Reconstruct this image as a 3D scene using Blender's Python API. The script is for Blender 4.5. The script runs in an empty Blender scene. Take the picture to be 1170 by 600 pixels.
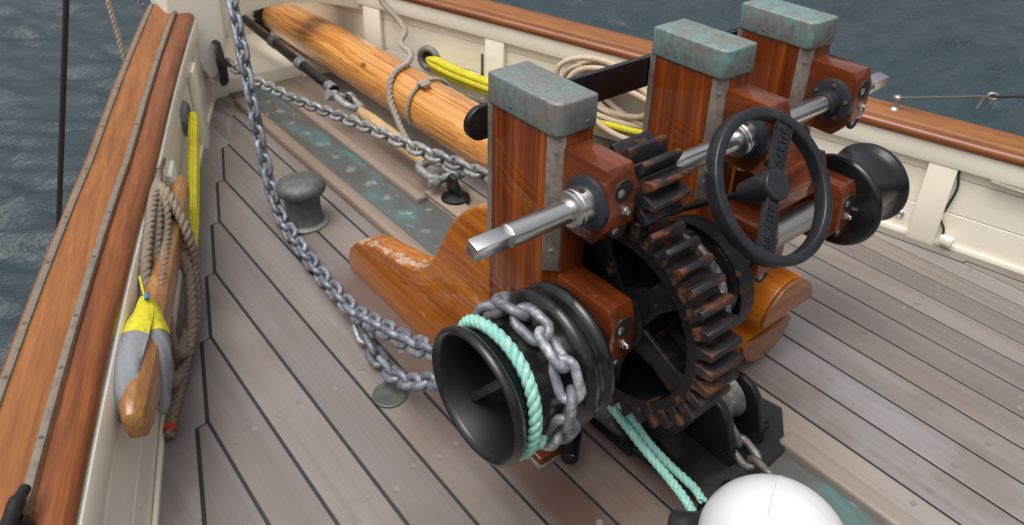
import bpy, bmesh, math, random
from mathutils import Vector, Matrix, noise as mnoise
import numpy as np
random.seed(7); np.random.seed(7)
V = Vector
R = math.radians
scene = bpy.context.scene
col = scene.collection

# ------------------------------------------------------------------ camera
cam_d = bpy.data.cameras.new('camera'); cam = bpy.data.objects.new('camera', cam_d); col.objects.link(cam)
yaw, pitch, roll = R(38.93), R(29.72), R(1.29)
fw = V((math.sin(yaw)*math.cos(pitch), math.cos(yaw)*math.cos(pitch), -math.sin(pitch)))
ri = V((math.cos(yaw), -math.sin(yaw), 0)); up = ri.cross(fw)
r2 = ri*math.cos(roll) + up*math.sin(roll); u2 = -ri*math.sin(roll) + up*math.cos(roll)
m = Matrix.Identity(4)
for i in range(3):
    m[i][0] = r2[i]; m[i][1] = u2[i]; m[i][2] = -fw[i]
m.translation = V((0, 0, 1.5))
cam.matrix_world = m
cam_d.sensor_width = 36; cam_d.lens = 898/1170*36; cam_d.shift_y = -90/1170
cam_d.clip_start = 0.05; cam_d.clip_end = 4000
cam_d.dof.use_dof = True; cam_d.dof.focus_distance = 1.55; cam_d.dof.aperture_fstop = 8.0
scene.camera = cam
# ------------------------------------------------------------------ sky, sun, exposure
SUN_EL, SUN_AZ = R(72), R(-95)          # azimuth measured from +Y towards +X
world = bpy.data.worlds.new('World'); scene.world = world; world.use_nodes = True
wn = world.node_tree; wn.nodes.clear()
sky = wn.nodes.new('ShaderNodeTexSky'); sky.sky_type = 'NISHITA'; sky.sun_disc = False
sky.sun_elevation = SUN_EL; sky.sun_rotation = SUN_AZ; sky.dust_density = 10; sky.air_density = 1.0; sky.ozone_density = 1.0
hs = wn.nodes.new('ShaderNodeHueSaturation'); hs.inputs['Saturation'].default_value = 0.36
bg = wn.nodes.new('ShaderNodeBackground'); bg.inputs['Strength'].default_value = 0.15
wo = wn.nodes.new('ShaderNodeOutputWorld')
wn.links.new(sky.outputs[0], hs.inputs['Color']); wn.links.new(hs.outputs[0], bg.inputs[0]); wn.links.new(bg.outputs[0], wo.inputs[0])
sd = bpy.data.lights.new('sun', 'SUN'); sd.energy = 0.6; sd.angle = R(50); sd.color = (1, .985, .96)
sun = bpy.data.objects.new('sun', sd); col.objects.link(sun)
sdir = V((math.sin(SUN_AZ)*math.cos(SUN_EL), math.cos(SUN_AZ)*math.cos(SUN_EL), math.sin(SUN_EL)))
sun.rotation_euler = (-sdir).to_track_quat('-Z', 'Y').to_euler(); sun.location = sdir*20
scene.view_settings.view_transform = 'Standard'; scene.view_settings.look = 'None'
scene.view_settings.exposure = 0.26; scene.view_settings.gamma = 1.0; scene.view_settings.use_curve_mapping = False

# ------------------------------------------------------------------ node helpers
class NT:
    def __init__(s, name):
        s.m = bpy.data.materials.new(name); s.m.use_nodes = True; s.t = s.m.node_tree
        s.b = s.t.nodes['Principled BSDF']; s.out = s.t.nodes['Material Output']
        s.co = s.n('ShaderNodeTexCoord').outputs['Object']
    def n(s, k): return s.t.nodes.new(k)
    def l(s, a, b): s.t.links.new(a, b)
    def set(s, **k):
        for a, v in k.items():
            inp = s.b.inputs[a.replace('_', ' ')]
            if hasattr(v, 'links') or isinstance(v, bpy.types.NodeSocket): s.l(v, inp)
            else: inp.default_value = v if not (isinstance(v, tuple) and len(v) == 3 and inp.type == 'RGBA') else (*v, 1)
        return s
    def map(s, scale=(1,1,1), loc=(0,0,0), rot=(0,0,0), src=None):
        n = s.n('ShaderNodeMapping'); n.inputs['Scale'].default_value = scale; n.inputs['Location'].default_value = loc
        n.inputs['Rotation'].default_value = rot; s.l(src or s.co, n.inputs['Vector']); return n.outputs[0]
    def rnd(s): return s.n('ShaderNodeObjectInfo').outputs['Random']
    def shift(s, src, amt=13.0):
        a = s.n('ShaderNodeVectorMath'); a.operation = 'ADD'; c = s.n('ShaderNodeCombineXYZ')
        k = s.math('MULTIPLY', s.rnd(), amt)
        for i in range(3): s.l(k, c.inputs[i])
        s.l(src, a.inputs[0]); s.l(c.outputs[0], a.inputs[1]); return a.outputs[0]
    def noise(s, vec=None, scale=5, detail=4, rough=.55, dist=0):
        n = s.n('ShaderNodeTexNoise'); n.inputs['Scale'].default_value = scale; n.inputs['Detail'].default_value = detail
        n.inputs['Roughness'].default_value = rough; n.inputs['Distortion'].default_value = dist
        s.l(vec or s.co, n.inputs['Vector']); return n.outputs['Fac']
    def wave(s, vec, scale, dist=2, detail=2, dscale=1, axis='X', kind='BANDS'):
        n = s.n('ShaderNodeTexWave'); n.wave_type = kind; n.bands_direction = axis
        n.inputs['Scale'].default_value = scale; n.inputs['Distortion'].default_value = dist
        n.inputs['Detail'].default_value = detail; n.inputs['Detail Scale'].default_value = dscale
        s.l(vec, n.inputs['Vector']); return n.outputs['Fac']
    def vor(s, vec, scale, feature='F1'):
        n = s.n('ShaderNodeTexVoronoi'); n.feature = feature; n.inputs['Scale'].default_value = scale
        s.l(vec or s.co, n.inputs['Vector']); return n.outputs['Distance']
    def ramp(s, fac, *stops):
        n = s.n('ShaderNodeValToRGB'); e = n.color_ramp.elements
        while len(e) < len(stops): e.new(.5)
        for el, (p, c) in zip(e, stops):
            el.position = p; el.color = (*c, 1) if isinstance(c, tuple) else (c, c, c, 1)
        s.l(fac, n.inputs[0]); return n.outputs[0]
    def mix(s, fac, a, b, mode='MIX'):
        n = s.n('ShaderNodeMix'); n.data_type = 'RGBA'; n.blend_type = mode
        for sock, v in ((n.inputs['Factor'], fac), (n.inputs['A'], a), (n.inputs['B'], b)):
            pass
        ins = [n.inputs[0], n.inputs[6], n.inputs[7]]
        for sock, v in zip(ins, (fac, a, b)):
            if isinstance(v, bpy.types.NodeSocket): s.l(v, sock)
            else: sock.default_value = v if not isinstance(v, tuple) else (*v, 1)
        return n.outputs[2]
    def math(s, op, a, b=None, clamp=False):
        n = s.n('ShaderNodeMath'); n.operation = op; n.use_clamp = clamp
        for sock, v in zip(n.inputs, (a, b)):
            if v is None: continue
            if isinstance(v, bpy.types.NodeSocket): s.l(v, sock)
            else: sock.default_value = v
        return n.outputs[0]
    def sep(s, vec=None):
        n = s.n('ShaderNodeSeparateXYZ'); s.l(vec or s.co, n.inputs[0]); return n.outputs
    def bump(s, h, strength=.3, dist=.01):
        n = s.n('ShaderNodeBump'); n.inputs['Strength'].default_value = strength; n.inputs['Distance'].default_value = dist
        s.l(h, n.inputs['Height']); s.l(n.outputs[0], s.b.inputs['Normal']); return s

M = {}
def m_teak(name, tone, warm=0.0, grain='Y', stain_shade=True):
    t = NT(name)
    src = t.shift(t.co)
    sc = {'Y': (70, 1.6, 70), 'X': (1.6, 70, 70)}[grain]
    g1 = t.noise(t.map((sc[0]*.55, sc[1]*.6, sc[2]*.55), src=src), 1.0, 6, .6, .25)
    g2 = t.noise(t.map((sc[0]*3.4, sc[1]*1.2, sc[2]*3.4), src=src), 1.0, 3, .55)
    big = t.noise(t.map((5, 1.3, 5), src=src), 1.0, 4, .6)
    c = t.ramp(g1, (.22, tuple(x*.70 for x in tone)), (.5, tone), (.80, tuple(x*1.16 for x in tone)))
    c = t.mix(t.ramp(g2, (.3, .28), (.6, 0.0)), c, tuple(x*.55 for x in tone))
    c = t.mix(t.ramp(big, (.35, .5), (.7, 0.0)), c, (tone[0]*.78, tone[1]*.66, tone[2]*.58))
    dr = t.noise(t.map((2.2, .8, 2.2), loc=(7, 3, 1), src=src), 1.0, 3, .55)
    c = t.mix(1.0, c, t.ramp(dr, (.3, .80), (.7, 1.14)), 'MULTIPLY')
    rv = t.ramp(t.rnd(), (0, .78), (1, 1.16))
    c = t.mix(1.0, c, rv, 'MULTIPLY')
    rw = t.ramp(t.rnd(), (0, (1.0, 1.0, 1.0)), (.4, (1.04, .99, .94)), (1, (.97, 1.0, 1.03)))
    c = t.mix(.9, c, rw, 'MULTIPLY')
    if stain_shade:
        # oily brown patches round the windlass, with its contact shade painted in
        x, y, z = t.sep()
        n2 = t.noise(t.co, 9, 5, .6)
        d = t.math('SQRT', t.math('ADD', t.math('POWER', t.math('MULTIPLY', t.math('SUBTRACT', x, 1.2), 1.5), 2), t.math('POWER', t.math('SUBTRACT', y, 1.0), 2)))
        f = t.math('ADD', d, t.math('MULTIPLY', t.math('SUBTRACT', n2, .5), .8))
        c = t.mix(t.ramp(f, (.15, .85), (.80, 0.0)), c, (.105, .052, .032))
        dm = t.noise(t.map((3.2, 2.0, 1), loc=(2, 9, 0)), 1.0, 5, .62, .4)
        c = t.mix(t.ramp(dm, (.54, 0.0), (.66, .42)), c, (.115, .088, .074))
        # ragged reddish-brown band on the board alongside the knee
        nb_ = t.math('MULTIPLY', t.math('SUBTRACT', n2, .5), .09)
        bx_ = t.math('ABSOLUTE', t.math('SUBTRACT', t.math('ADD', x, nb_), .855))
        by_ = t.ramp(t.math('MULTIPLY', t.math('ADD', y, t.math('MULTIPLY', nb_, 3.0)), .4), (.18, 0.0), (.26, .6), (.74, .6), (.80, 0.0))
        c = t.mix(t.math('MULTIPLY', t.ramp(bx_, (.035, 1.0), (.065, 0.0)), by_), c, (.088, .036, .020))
        spots = t.ramp(t.noise(t.co, 34, 2, .5), (.215, .7), (.25, 0.0))
        c = t.mix(spots, c, (.10, .07, .055))
    h = t.mix(.35, g1, g2)
    t.set(Base_Color=c, Roughness=t.ramp(g1, (.3, .50), (.7, .36)), Specular_IOR_Level=.6).bump(h, .35, .0012)
    return t.m
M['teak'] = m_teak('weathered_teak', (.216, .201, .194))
M['bung'] = m_teak('bung_teak', (.205, .190, .182), stain_shade=False)
M['teak_pale'] = m_teak('pale_teak', (.28, .258, .238), stain_shade=False)
M['batten'] = m_teak('batten_teak', (.27, .222, .188), stain_shade=False)

def simple(name, base, rough, metal=0.0, **k):
    t = NT(name).set(Base_Color=base, Roughness=rough, Metallic=metal, **k); return t.m
M['bung_ring'] = simple('glue_ring', (.145, .125, .115), .7)
M['caulk'] = simple('black_caulking', (.012, .012, .013), .55)

def m_varnish(name, dark, mid, light, axis='Z', coat=1.0, scale=1.0, rough=.35, chips=False, contrast=1.0, streak=1.0, rz=0):
    t = NT(name); src = t.map(rot=(0, 0, rz), src=t.shift(t.co))
    a = 45*scale; b = 1.6*scale
    sc = {'X': (b, a, a), 'Y': (a, b, a), 'Z': (a, a, b)}[axis]
    g1 = t.noise(t.map(sc, src=src), 1.0, 5, .6, .5)
    sc2 = tuple(v*4 for v in sc)
    g2 = t.noise(t.map(sc2, src=src), 1.0, 3, .6)
    big = t.noise(src, 5*scale, 3, .5)
    c = t.ramp(g1, (.5-.24*contrast, dark), (.5, mid), (.5+.26*contrast, light))
    c = t.mix(t.ramp(g2, (.32, .55*streak), (.6, 0.0)), c, dark)
    c = t.mix(t.ramp(big, (.35, .45), (.65, 0.0)), c, tuple(x*.75 for x in mid))
    ro = rough; cw = coat
    if chips:
        # varnish flaked off along the worn upper edge of the nose, down to bare wood
        x, y, z = t.sep(); nz = t.sep(t.n('ShaderNodeNewGeometry').outputs['Normal'])[2]
        n1 = t.noise(t.map((1, .6, 1)), 38, 6, .68, .3)
        m = t.math('MULTIPLY', t.ramp(nz, (.12, 0.0), (.45, 1.0)), t.ramp(t.math('SUBTRACT', y, .9), (.50, 0.0), (.58, 1.0)))
        e = t.ramp(t.math('ABSOLUTE', t.math('SUBTRACT', x, .915)), (.0, .24), (.055, -0.0))
        mk = t.math('MULTIPLY', m, t.ramp(t.math('ADD', n1, e), (.68, 0.0), (.71, 1.0)))
        sc3 = t.noise(t.map((60, 9, 9), rot=(.6, 0, 0)), 1.0, 2, .5)
        rim = t.math('MULTIPLY', t.ramp(sc3, (.70, 0.0), (.73, .75)), t.ramp(t.math('SUBTRACT', y, .9), (.2, 0.0), (.5, 1.0)))
        c = t.mix(t.math('MULTIPLY', m, t.ramp(t.math('ADD', n1, e), (.62, 0.0), (.67, .6))), c, (.12, .04, .012))
        c = t.mix(mk, c, t.ramp(t.noise(t.co, 90, 4, .6), (.3, (.26, .13, .07)), (.7, (.50, .37, .26))))
        c = t.mix(rim, c, (.50, .30, .14))
        cw = t.math('SUBTRACT', 1.0, mk, True)
    wob = t.noise(t.co, 14, 2, .5)
    t.set(Base_Color=c, Roughness=ro, Specular_IOR_Level=.15, Coat_Weight=cw, Coat_Roughness=.03, Coat_IOR=1.48)
    t.bump(t.mix(.6, g1, wob), .10, .0025)
    return t.m
M['mahogany'] = m_varnish('varnished_mahogany', (.052, .009, .0016), (.155, .031, .0035), (.34, .088, .010), 'Z', scale=1.1, streak=.6, coat=1.0, contrast=.95, rough=.5)
M['block'] = m_varnish('varnished_block', (.050, .009, .0025), (.125, .025, .0045), (.24, .058, .009), 'Y', scale=.6, streak=.6, coat=1.0, rough=.5)
M['knee'] = m_varnish('varnished_oak', (.15, .034, .003), (.43, .125, .008), (.56, .195, .018), 'Y', scale=.5, contrast=1.0, streak=1.1, coat=1.0, rough=.45, chips=True)
M['heel'] = m_varnish('heel_varnish', (.26, .060, .006), (.52, .150, .012), (.66, .24, .03), 'Y', scale=.5, coat=.7, streak=.6)
M['knee_chip'] = simple('bare_chipped_wood', (.42, .30, .19), .7)
for sd_ in (-1, 1):
    k_ = 'rail_p' if sd_ < 0 else 'rail_s'
    M[k_] = m_varnish(k_+'_mahogany', (.13, .046, .014), (.265, .105, .034), (.36, .155, .055), 'Y', coat=.15, rough=.5, contrast=1.1, rz=R(21)*-sd_)
    M[k_+'m'] = m_varnish(k_+'_moulding', (.09, .018, .005), (.205, .064, .014), (.31, .105, .026), 'Y', coat=.6, rough=.4, contrast=1.0, rz=R(21)*-sd_)
M['kevel'] = m_varnish('kevel_wood', (.17, .07, .022), (.32, .155, .05), (.42, .22, .08), 'Y', coat=.6)

def m_spar():
    t = NT('varnished_pine')
    x, y, z = t.sep()
    # grain lines run along the spar, wavering round knots
    warp = t.noise(t.map((3, .9, 3)), 1.0, 2, .5)
    v = t.n('ShaderNodeVectorMath'); v.operation = 'ADD'; cc = t.n('ShaderNodeCombineXYZ')
    w = t.math('MULTIPLY', t.math('SUBTRACT', warp, .5), .09)
    t.l(w, cc.inputs[0]); t.l(w, cc.inputs[2]); t.l(t.co, v.inputs[0]); t.l(cc.outputs[0], v.inputs[1])
    g = t.noise(t.map((105, .45, 105), src=v.outputs[0]), 1.0, 2, .45, .1)
    g2 = t.noise(t.map((260, 1.5, 260), src=v.outputs[0]), 1.0, 3, .5)
    c = t.ramp(g, (.33, (.30, .072, .008)), (.41, (.62, .25, .045)), (.48, (.76, .41, .11)), (.525, (.25, .058, .006)), (.565, (.72, .36, .085)), (.63, (.27, .066, .007)), (.70, (.66, .30, .06)))
    c = t.mix(t.ramp(g2, (.35, .35), (.6, 0.0)), c, (.30, .10, .02))
    kn = t.vor(t.map((4.5, 2.2, 4.5), loc=(.3, .25, .1)), 1.0)
    c = t.mix(t.ramp(kn, (.035, .95), (.07, 0.0)), c, (.16, .04, .008))
    t.set(Base_Color=c, Roughness=.35, Coat_Weight=1.0, Coat_Roughness=.07).bump(g, .06, .002)
    return t.m
M['spar'] = m_spar()
def m_endgrain():
    t = NT('end_grain')
    r = t.wave(t.map((1, 1, 1), loc=(-1.56, 0, -.05)), 26, 1.5, 2, 3, kind='RINGS')
    n = t.noise(t.co, 60, 4, .6)
    c = t.mix(.35, t.ramp(r, (.2, (.20, .062, .018)), (.8, (.30, .105, .032))), t.ramp(n, (.3, (.10, .032, .010)), (.7, (.32, .125, .045))))
    t.set(Base_Color=c, Roughness=.45, Coat_Weight=.5, Coat_Roughness=.2).bump(n, .2, .001); return t.m
M['endgrain'] = m_endgrain()

def m_cream():
    t = NT('cream_paint')
    n = t.noise(t.co, 6, 5, .6); d = t.noise(t.map((3, 3, 12)), 1.0, 5, .65)
    c = t.ramp(n, (.3, (.82, .77, .63)), (.7, (.86, .82, .70)))
    c = t.mix(t.ramp(d, (.28, .25), (.42, 0.0)), c, (.58, .50, .36))
    sp = t.ramp(t.noise(t.co, 45, 2, .5), (.20, .7), (.25, 0.0))
    c = t.mix(sp, c, (.32, .26, .18))
    t.set(Base_Color=c, Roughness=.38, Coat_Weight=.2, Coat_Roughness=.2).bump(t.noise(t.co, 70, 3), .08, .002); return t.m
M['cream'] = m_cream()
M['cream_top'] = simple('white_enamel', (.80, .77, .68), .3)
def m_bronze(name, brown, teal, lo=.42, hi=.58, scale=22, metal=.35):
    t = NT(name); src = t.shift(t.co)
    n = t.noise(src, scale, 6, .68, .3); n2 = t.noise(t.map((1, 1, .45), src=src), scale*3.2, 4, .6); n3 = t.noise(src, scale*.4, 3, .5)
    f = t.math('ADD', t.math('MULTIPLY', n, .6), t.math('MULTIPLY', n3, .4))
    c = t.ramp(f, (lo, brown), (hi, teal))
    c = t.mix(t.ramp(n2, (.33, .6), (.52, 0.0)), c, tuple(x*.55 for x in brown))
    c = t.mix(t.ramp(n2, (.62, 0.0), (.78, .5)), c, tuple(min(.8, x*1.35) for x in teal))
    t.set(Base_Color=c, Roughness=.55, Metallic=metal).bump(n2, .25, .0015); return t.m
M['verdigris'] = m_bronze('verdigris_bronze', (.215, .19, .175), (.165, .265, .265), .42, .66, 30)
M['verdigris_bright'] = m_bronze('bright_verdigris', (.205, .19, .175), (.165, .315, .305), .41, .60, 30)
M['bronze_strip'] = m_bronze('dull_bronze_strip', (.165, .13, .105), (.225, .195, .165), .4, .6, 30, .1)
M['bronze_dark'] = m_bronze('dark_bronze', (.088, .096, .086), (.115, .135, .12), .4, .65, 15)
M['rail_strip'] = m_bronze('rail_bronze', (.205, .165, .12), (.175, .155, .13), .4, .6, 12, .3)
def m_copper():
    t = NT('copper_channel_sheet')
    n = t.noise(t.map((9, 4, 9)), 1.0, 6, .65, .4); n2 = t.noise(t.map((55, 8, 30)), 1.0, 4, .6)
    c = t.ramp(n, (.34, (.105, .098, .088)), (.5, (.115, .125, .118)), (.64, (.095, .20, .195)))
    c = t.mix(t.ramp(n2, (.60, 0.0), (.75, .5)), c, (.13, .27, .25))
    wsp = t.ramp(t.noise(t.map((26, 13, 26)), 1.0, 3, .6), (.64, 0.0), (.70, .7))
    c = t.mix(wsp, c, (.42, .48, .46))
    x, y, z = t.sep()
    fy = t.math('ABSOLUTE', t.math('SUBTRACT', t.math('FRACT', t.math('DIVIDE', y, .135)), .5))
    fx = t.math('ABSOLUTE', t.math('SUBTRACT', x, 1.205))
    q = t.math('ADD', t.math('MULTIPLY', fx, 14.0), t.math('MULTIPLY', fy, 2.2))
    q = t.math('ADD', q, t.math('MULTIPLY', t.math('SUBTRACT', t.noise(t.co, 30, 4, .65), .5), 2.4))
    c = t.mix(t.math('MULTIPLY', t.ramp(q, (.12, .42), (.36, 0.0)), t.ramp(t.math('MULTIPLY', y, .25), (.47, 0.0), (.5, 1.0))), c, (.40, .45, .45))
    t.set(Base_Color=c, Roughness=.4, Metallic=.3).bump(n, .2, .004); return t.m
M['copper'] = m_copper()
def m_black(name, base, rough, wear=0.0, rust=0.0, coat=.5):
    t = NT(name); src = t.shift(t.co)
    n = t.noise(src, 30, 6, .65); n2 = t.noise(src, 8, 4, .6); c = t.ramp(n, (.3, tuple(x*.7 for x in base)), (.7, tuple(x*1.4 for x in base)))
    ro = t.ramp(n2, (.3, rough*.8), (.7, min(1, rough*1.35))); t.set(Specular_IOR_Level=.28)
    if wear:
        c = t.mix(t.ramp(n, (.66, 0.0), (.74, wear)), c, (.16, .155, .15))
        c = t.mix(t.ramp(t.noise(src, 55, 3, .6), (.70, 0.0), (.75, wear*2)), c, (.12, .045, .018))
    if rust:
        rn = t.noise(t.map((.6, 1, 1), loc=(3, 1, 2), src=src), 26, 6, .62)
        rc = t.ramp(t.noise(src, 70, 4, .6), (.3, (.045, .016, .008)), (.65, (.185, .058, .018)))
        mk = t.ramp(rn, (.51-.20*rust, 0.0), (.66-.16*rust, .9))
        mk2 = t.math('SUBTRACT', 1.0, t.ramp(rn, (.5, 1.0), (.51, 0.0))) if False else mk
        c = t.mix(mk2, c, rc); ro = t.mix(mk2, ro, (.8, .8, .8))
        t.set(Base_Color=c, Roughness=ro).bump(rn, .5, .003)
        t.set(Coat_Weight=0.04, Coat_Roughness=.2); return t.m
    t.set(Base_Color=c, Roughness=ro, Coat_Weight=coat, Coat_Roughness=.12).bump(n, .12, .0015); return t.m
M['black'] = m_black('gloss_black_iron', (.0065, .0065, .0075), .30, .12, coat=.5)
M['black_satin'] = m_black('satin_black_iron', (.016, .017, .021), .36, .10, coat=.15)
M['black_worn'] = m_black('worn_black_iron', (.008, .008, .009), .40, .7, coat=.3)
M['gear'] = m_black('black_painted_gear', (.007, .007, .008), .38, rust=-.38)
M['tooth'] = m_black('rusted_gear_tooth', (.013, .0125, .014), .40, rust=.10)
M['pinion'] = m_black('rusted_pinion_tooth', (.015, .015, .018), .40, rust=.02)
def m_galv(name, base, light, scale=60):
    t = NT(name); src = t.shift(t.co)
    n = t.noise(src, scale, 5, .65); n2 = t.noise(src, scale*2.6, 4, .6); n3 = t.noise(src, scale*.5, 3, .6)
    c = t.ramp(n, (.32, tuple(x*.6 for x in base)), (.5, base), (.70, light))
    c = t.mix(t.ramp(n2, (.3, .5), (.5, 0.0)), c, tuple(x*.42 for x in base))
    c = t.mix(1.0, c, t.ramp(t.rnd(), (0, .68), (1, 1.18)), 'MULTIPLY')
    c = t.mix(t.ramp(n3, (.62, 0.0), (.74, .5)), c, (.16, .085, .045))
    t.set(Base_Color=c, Roughness=t.ramp(n, (.3, .6), (.7, .42)), Metallic=.4).bump(n2, .5, .0018); return t.m
M['galv'] = m_galv('galvanised_chain', (.20, .222, .262), (.40, .43, .475))
M['galv_light'] = m_galv('weathered_galvanised_chain', (.27, .27, .265), (.45, .45, .43))
M['galv_worn'] = m_galv('drum_chain_galvanised', (.22, .235, .265), (.56, .57, .60), 45)
M['chain_dull'] = m_galv('dull_grey_chain', (.17, .155, .145), (.30, .28, .26))
def m_steel():
    t = NT('polished_stainless'); n = t.noise(t.map((9, 300, 300)), 1.0, 2, .5); n2 = t.noise(t.co, 7, 2, .5)
    t.set(Base_Color=t.ramp(n2, (.3, (.52, .51, .49)), (.7, (.72, .71, .69))), Metallic=1.0, Roughness=.27); return t.m
M['steel'] = m_steel()
M['steel_dull'] = simple('dull_steel', (.42, .41, .39), .42, .9)
M['brass'] = simple('brass_bolt', (.42, .34, .22), .38, .9)
M['washer'] = simple('slate_grey_washer', (.022, .025, .034), .45)
M['cavity'] = simple('shaded_black_cavity', (.003, .003, .0035), .55)  # drum black made darker; the hollow's shade is put into the colour
M['hole'] = simple('dark_bore', (.01, .008, .007), .7)
def m_rope(name, a, b, fleck=None, scale=160):
    t = NT(name); n = t.noise(t.co, scale, 4, .6); n2 = t.noise(t.co, 9, 3, .6); n3 = t.noise(t.co, scale*.5, 2, .5)
    c = t.ramp(n, (.3, a), (.7, b)); c = t.mix(t.ramp(n2, (.35, .35), (.6, 0.0)), c, tuple(x*.72 for x in a))
    if fleck: c = t.mix(t.ramp(n3, (.66, 0.0), (.72, .8)), c, fleck)
    t.set(Base_Color=c, Roughness=.82).bump(n, .6, .0015); return t.m
M['hemp'] = m_rope('brown_hemp', (.145, .112, .080), (.285, .232, .172))
M['greyrope'] = m_rope('grey_brown_rope', (.23, .20, .165), (.40, .36, .30))
M['beige'] = m_rope('beige_rope', (.40, .31, .22), (.56, .46, .35))
M['green'] = m_rope('turquoise_rope', (.16, .42, .37), (.40, .70, .61), (.62, .42, .28))
M['yellow'] = m_rope('yellow_sling', (.46, .40, .010), (.66, .60, .03), None, 90)
M['grey_canvas'] = m_rope('grey_canvas', (.17, .18, .198), (.25, .262, .28), None, 300)
M['ochre'] = m_rope('ochre_wrapping', (.36, .22, .10), (.52, .35, .18), None, 60)
M['red'] = m_rope('red_whipping', (.45, .03, .02), (.6, .05, .03))
def m_vinyl():
    t = NT('white_vinyl'); n = t.noise(t.co, 7, 6, .65); n2 = t.noise(t.map((30, 6, 30), rot=(.3, .2, .6)), 1.0, 3, .6)
    c = t.ramp(n, (.35, (.56, .58, .59)), (.6, (.63, .645, .655)))
    c = t.mix(t.ramp(n2, (.60, 0.0), (.72, .4)), c, (.36, .35, .32))
    t.set(Base_Color=c, Roughness=.38, Coat_Weight=.2, Coat_Roughness=.2).bump(n, .05, .004); return t.m
M['white_plastic'] = m_vinyl()
M['black_rubber'] = simple('black_rubber', (.016, .016, .018), .45)
M['leather'] = m_black('black_leather', (.014, .012, .011), .6, coat=0)
M['blue'] = simple('blue_thimble', (.03, .16, .32), .5)

# ------------------------------------------------------------------ mesh helpers
def frame(axis):
    a = V(axis).normalized(); h = V((0, 0, 1)) if abs(a.z) < .9 else V((1, 0, 0))
    x = h.cross(a).normalized(); return x, a.cross(x), a
def spline(pts, k=8):
    pts = [V(p) for p in pts]
    P = [pts[0]*2-pts[1]] + pts + [pts[-1]*2-pts[-2]]; out = []
    for i in range(1, len(P)-2):
        a, b, c, d = P[i-1:i+3]
        for j in range(k):
            t = j/k
            out.append(.5*((2*b)+(c-a)*t+(2*a-5*b+4*c-d)*t*t+(3*b-a-3*c+d)*t**3))
    out.append(pts[-1]); return out
def resample(pts, step):
    out = [pts[0].copy()]; acc = 0; L = 0
    seg = [(pts[i+1]-pts[i]).length for i in range(len(pts)-1)]; tot = sum(seg); n = max(1, round(tot/step)); st = tot/n
    i = 0; base = 0
    for k in range(1, n):
        s = k*st
        while base+seg[i] < s: base += seg[i]; i += 1
        out.append(pts[i].lerp(pts[i+1], (s-base)/seg[i]))
    out.append(pts[-1].copy()); return out
def frames(path):
    n = len(path); T = []
    for i in range(n): T.append((path[min(i+1, n-1)]-path[max(i-1, 0)]).normalized())
    x, y, _ = frame(T[0]); X = [x]
    for i in range(1, n):
        v = X[-1]-T[i]*X[-1].dot(T[i]); X.append(v.normalized())
    return T, X, [t.cross(x) for t, x in zip(T, X)]
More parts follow.
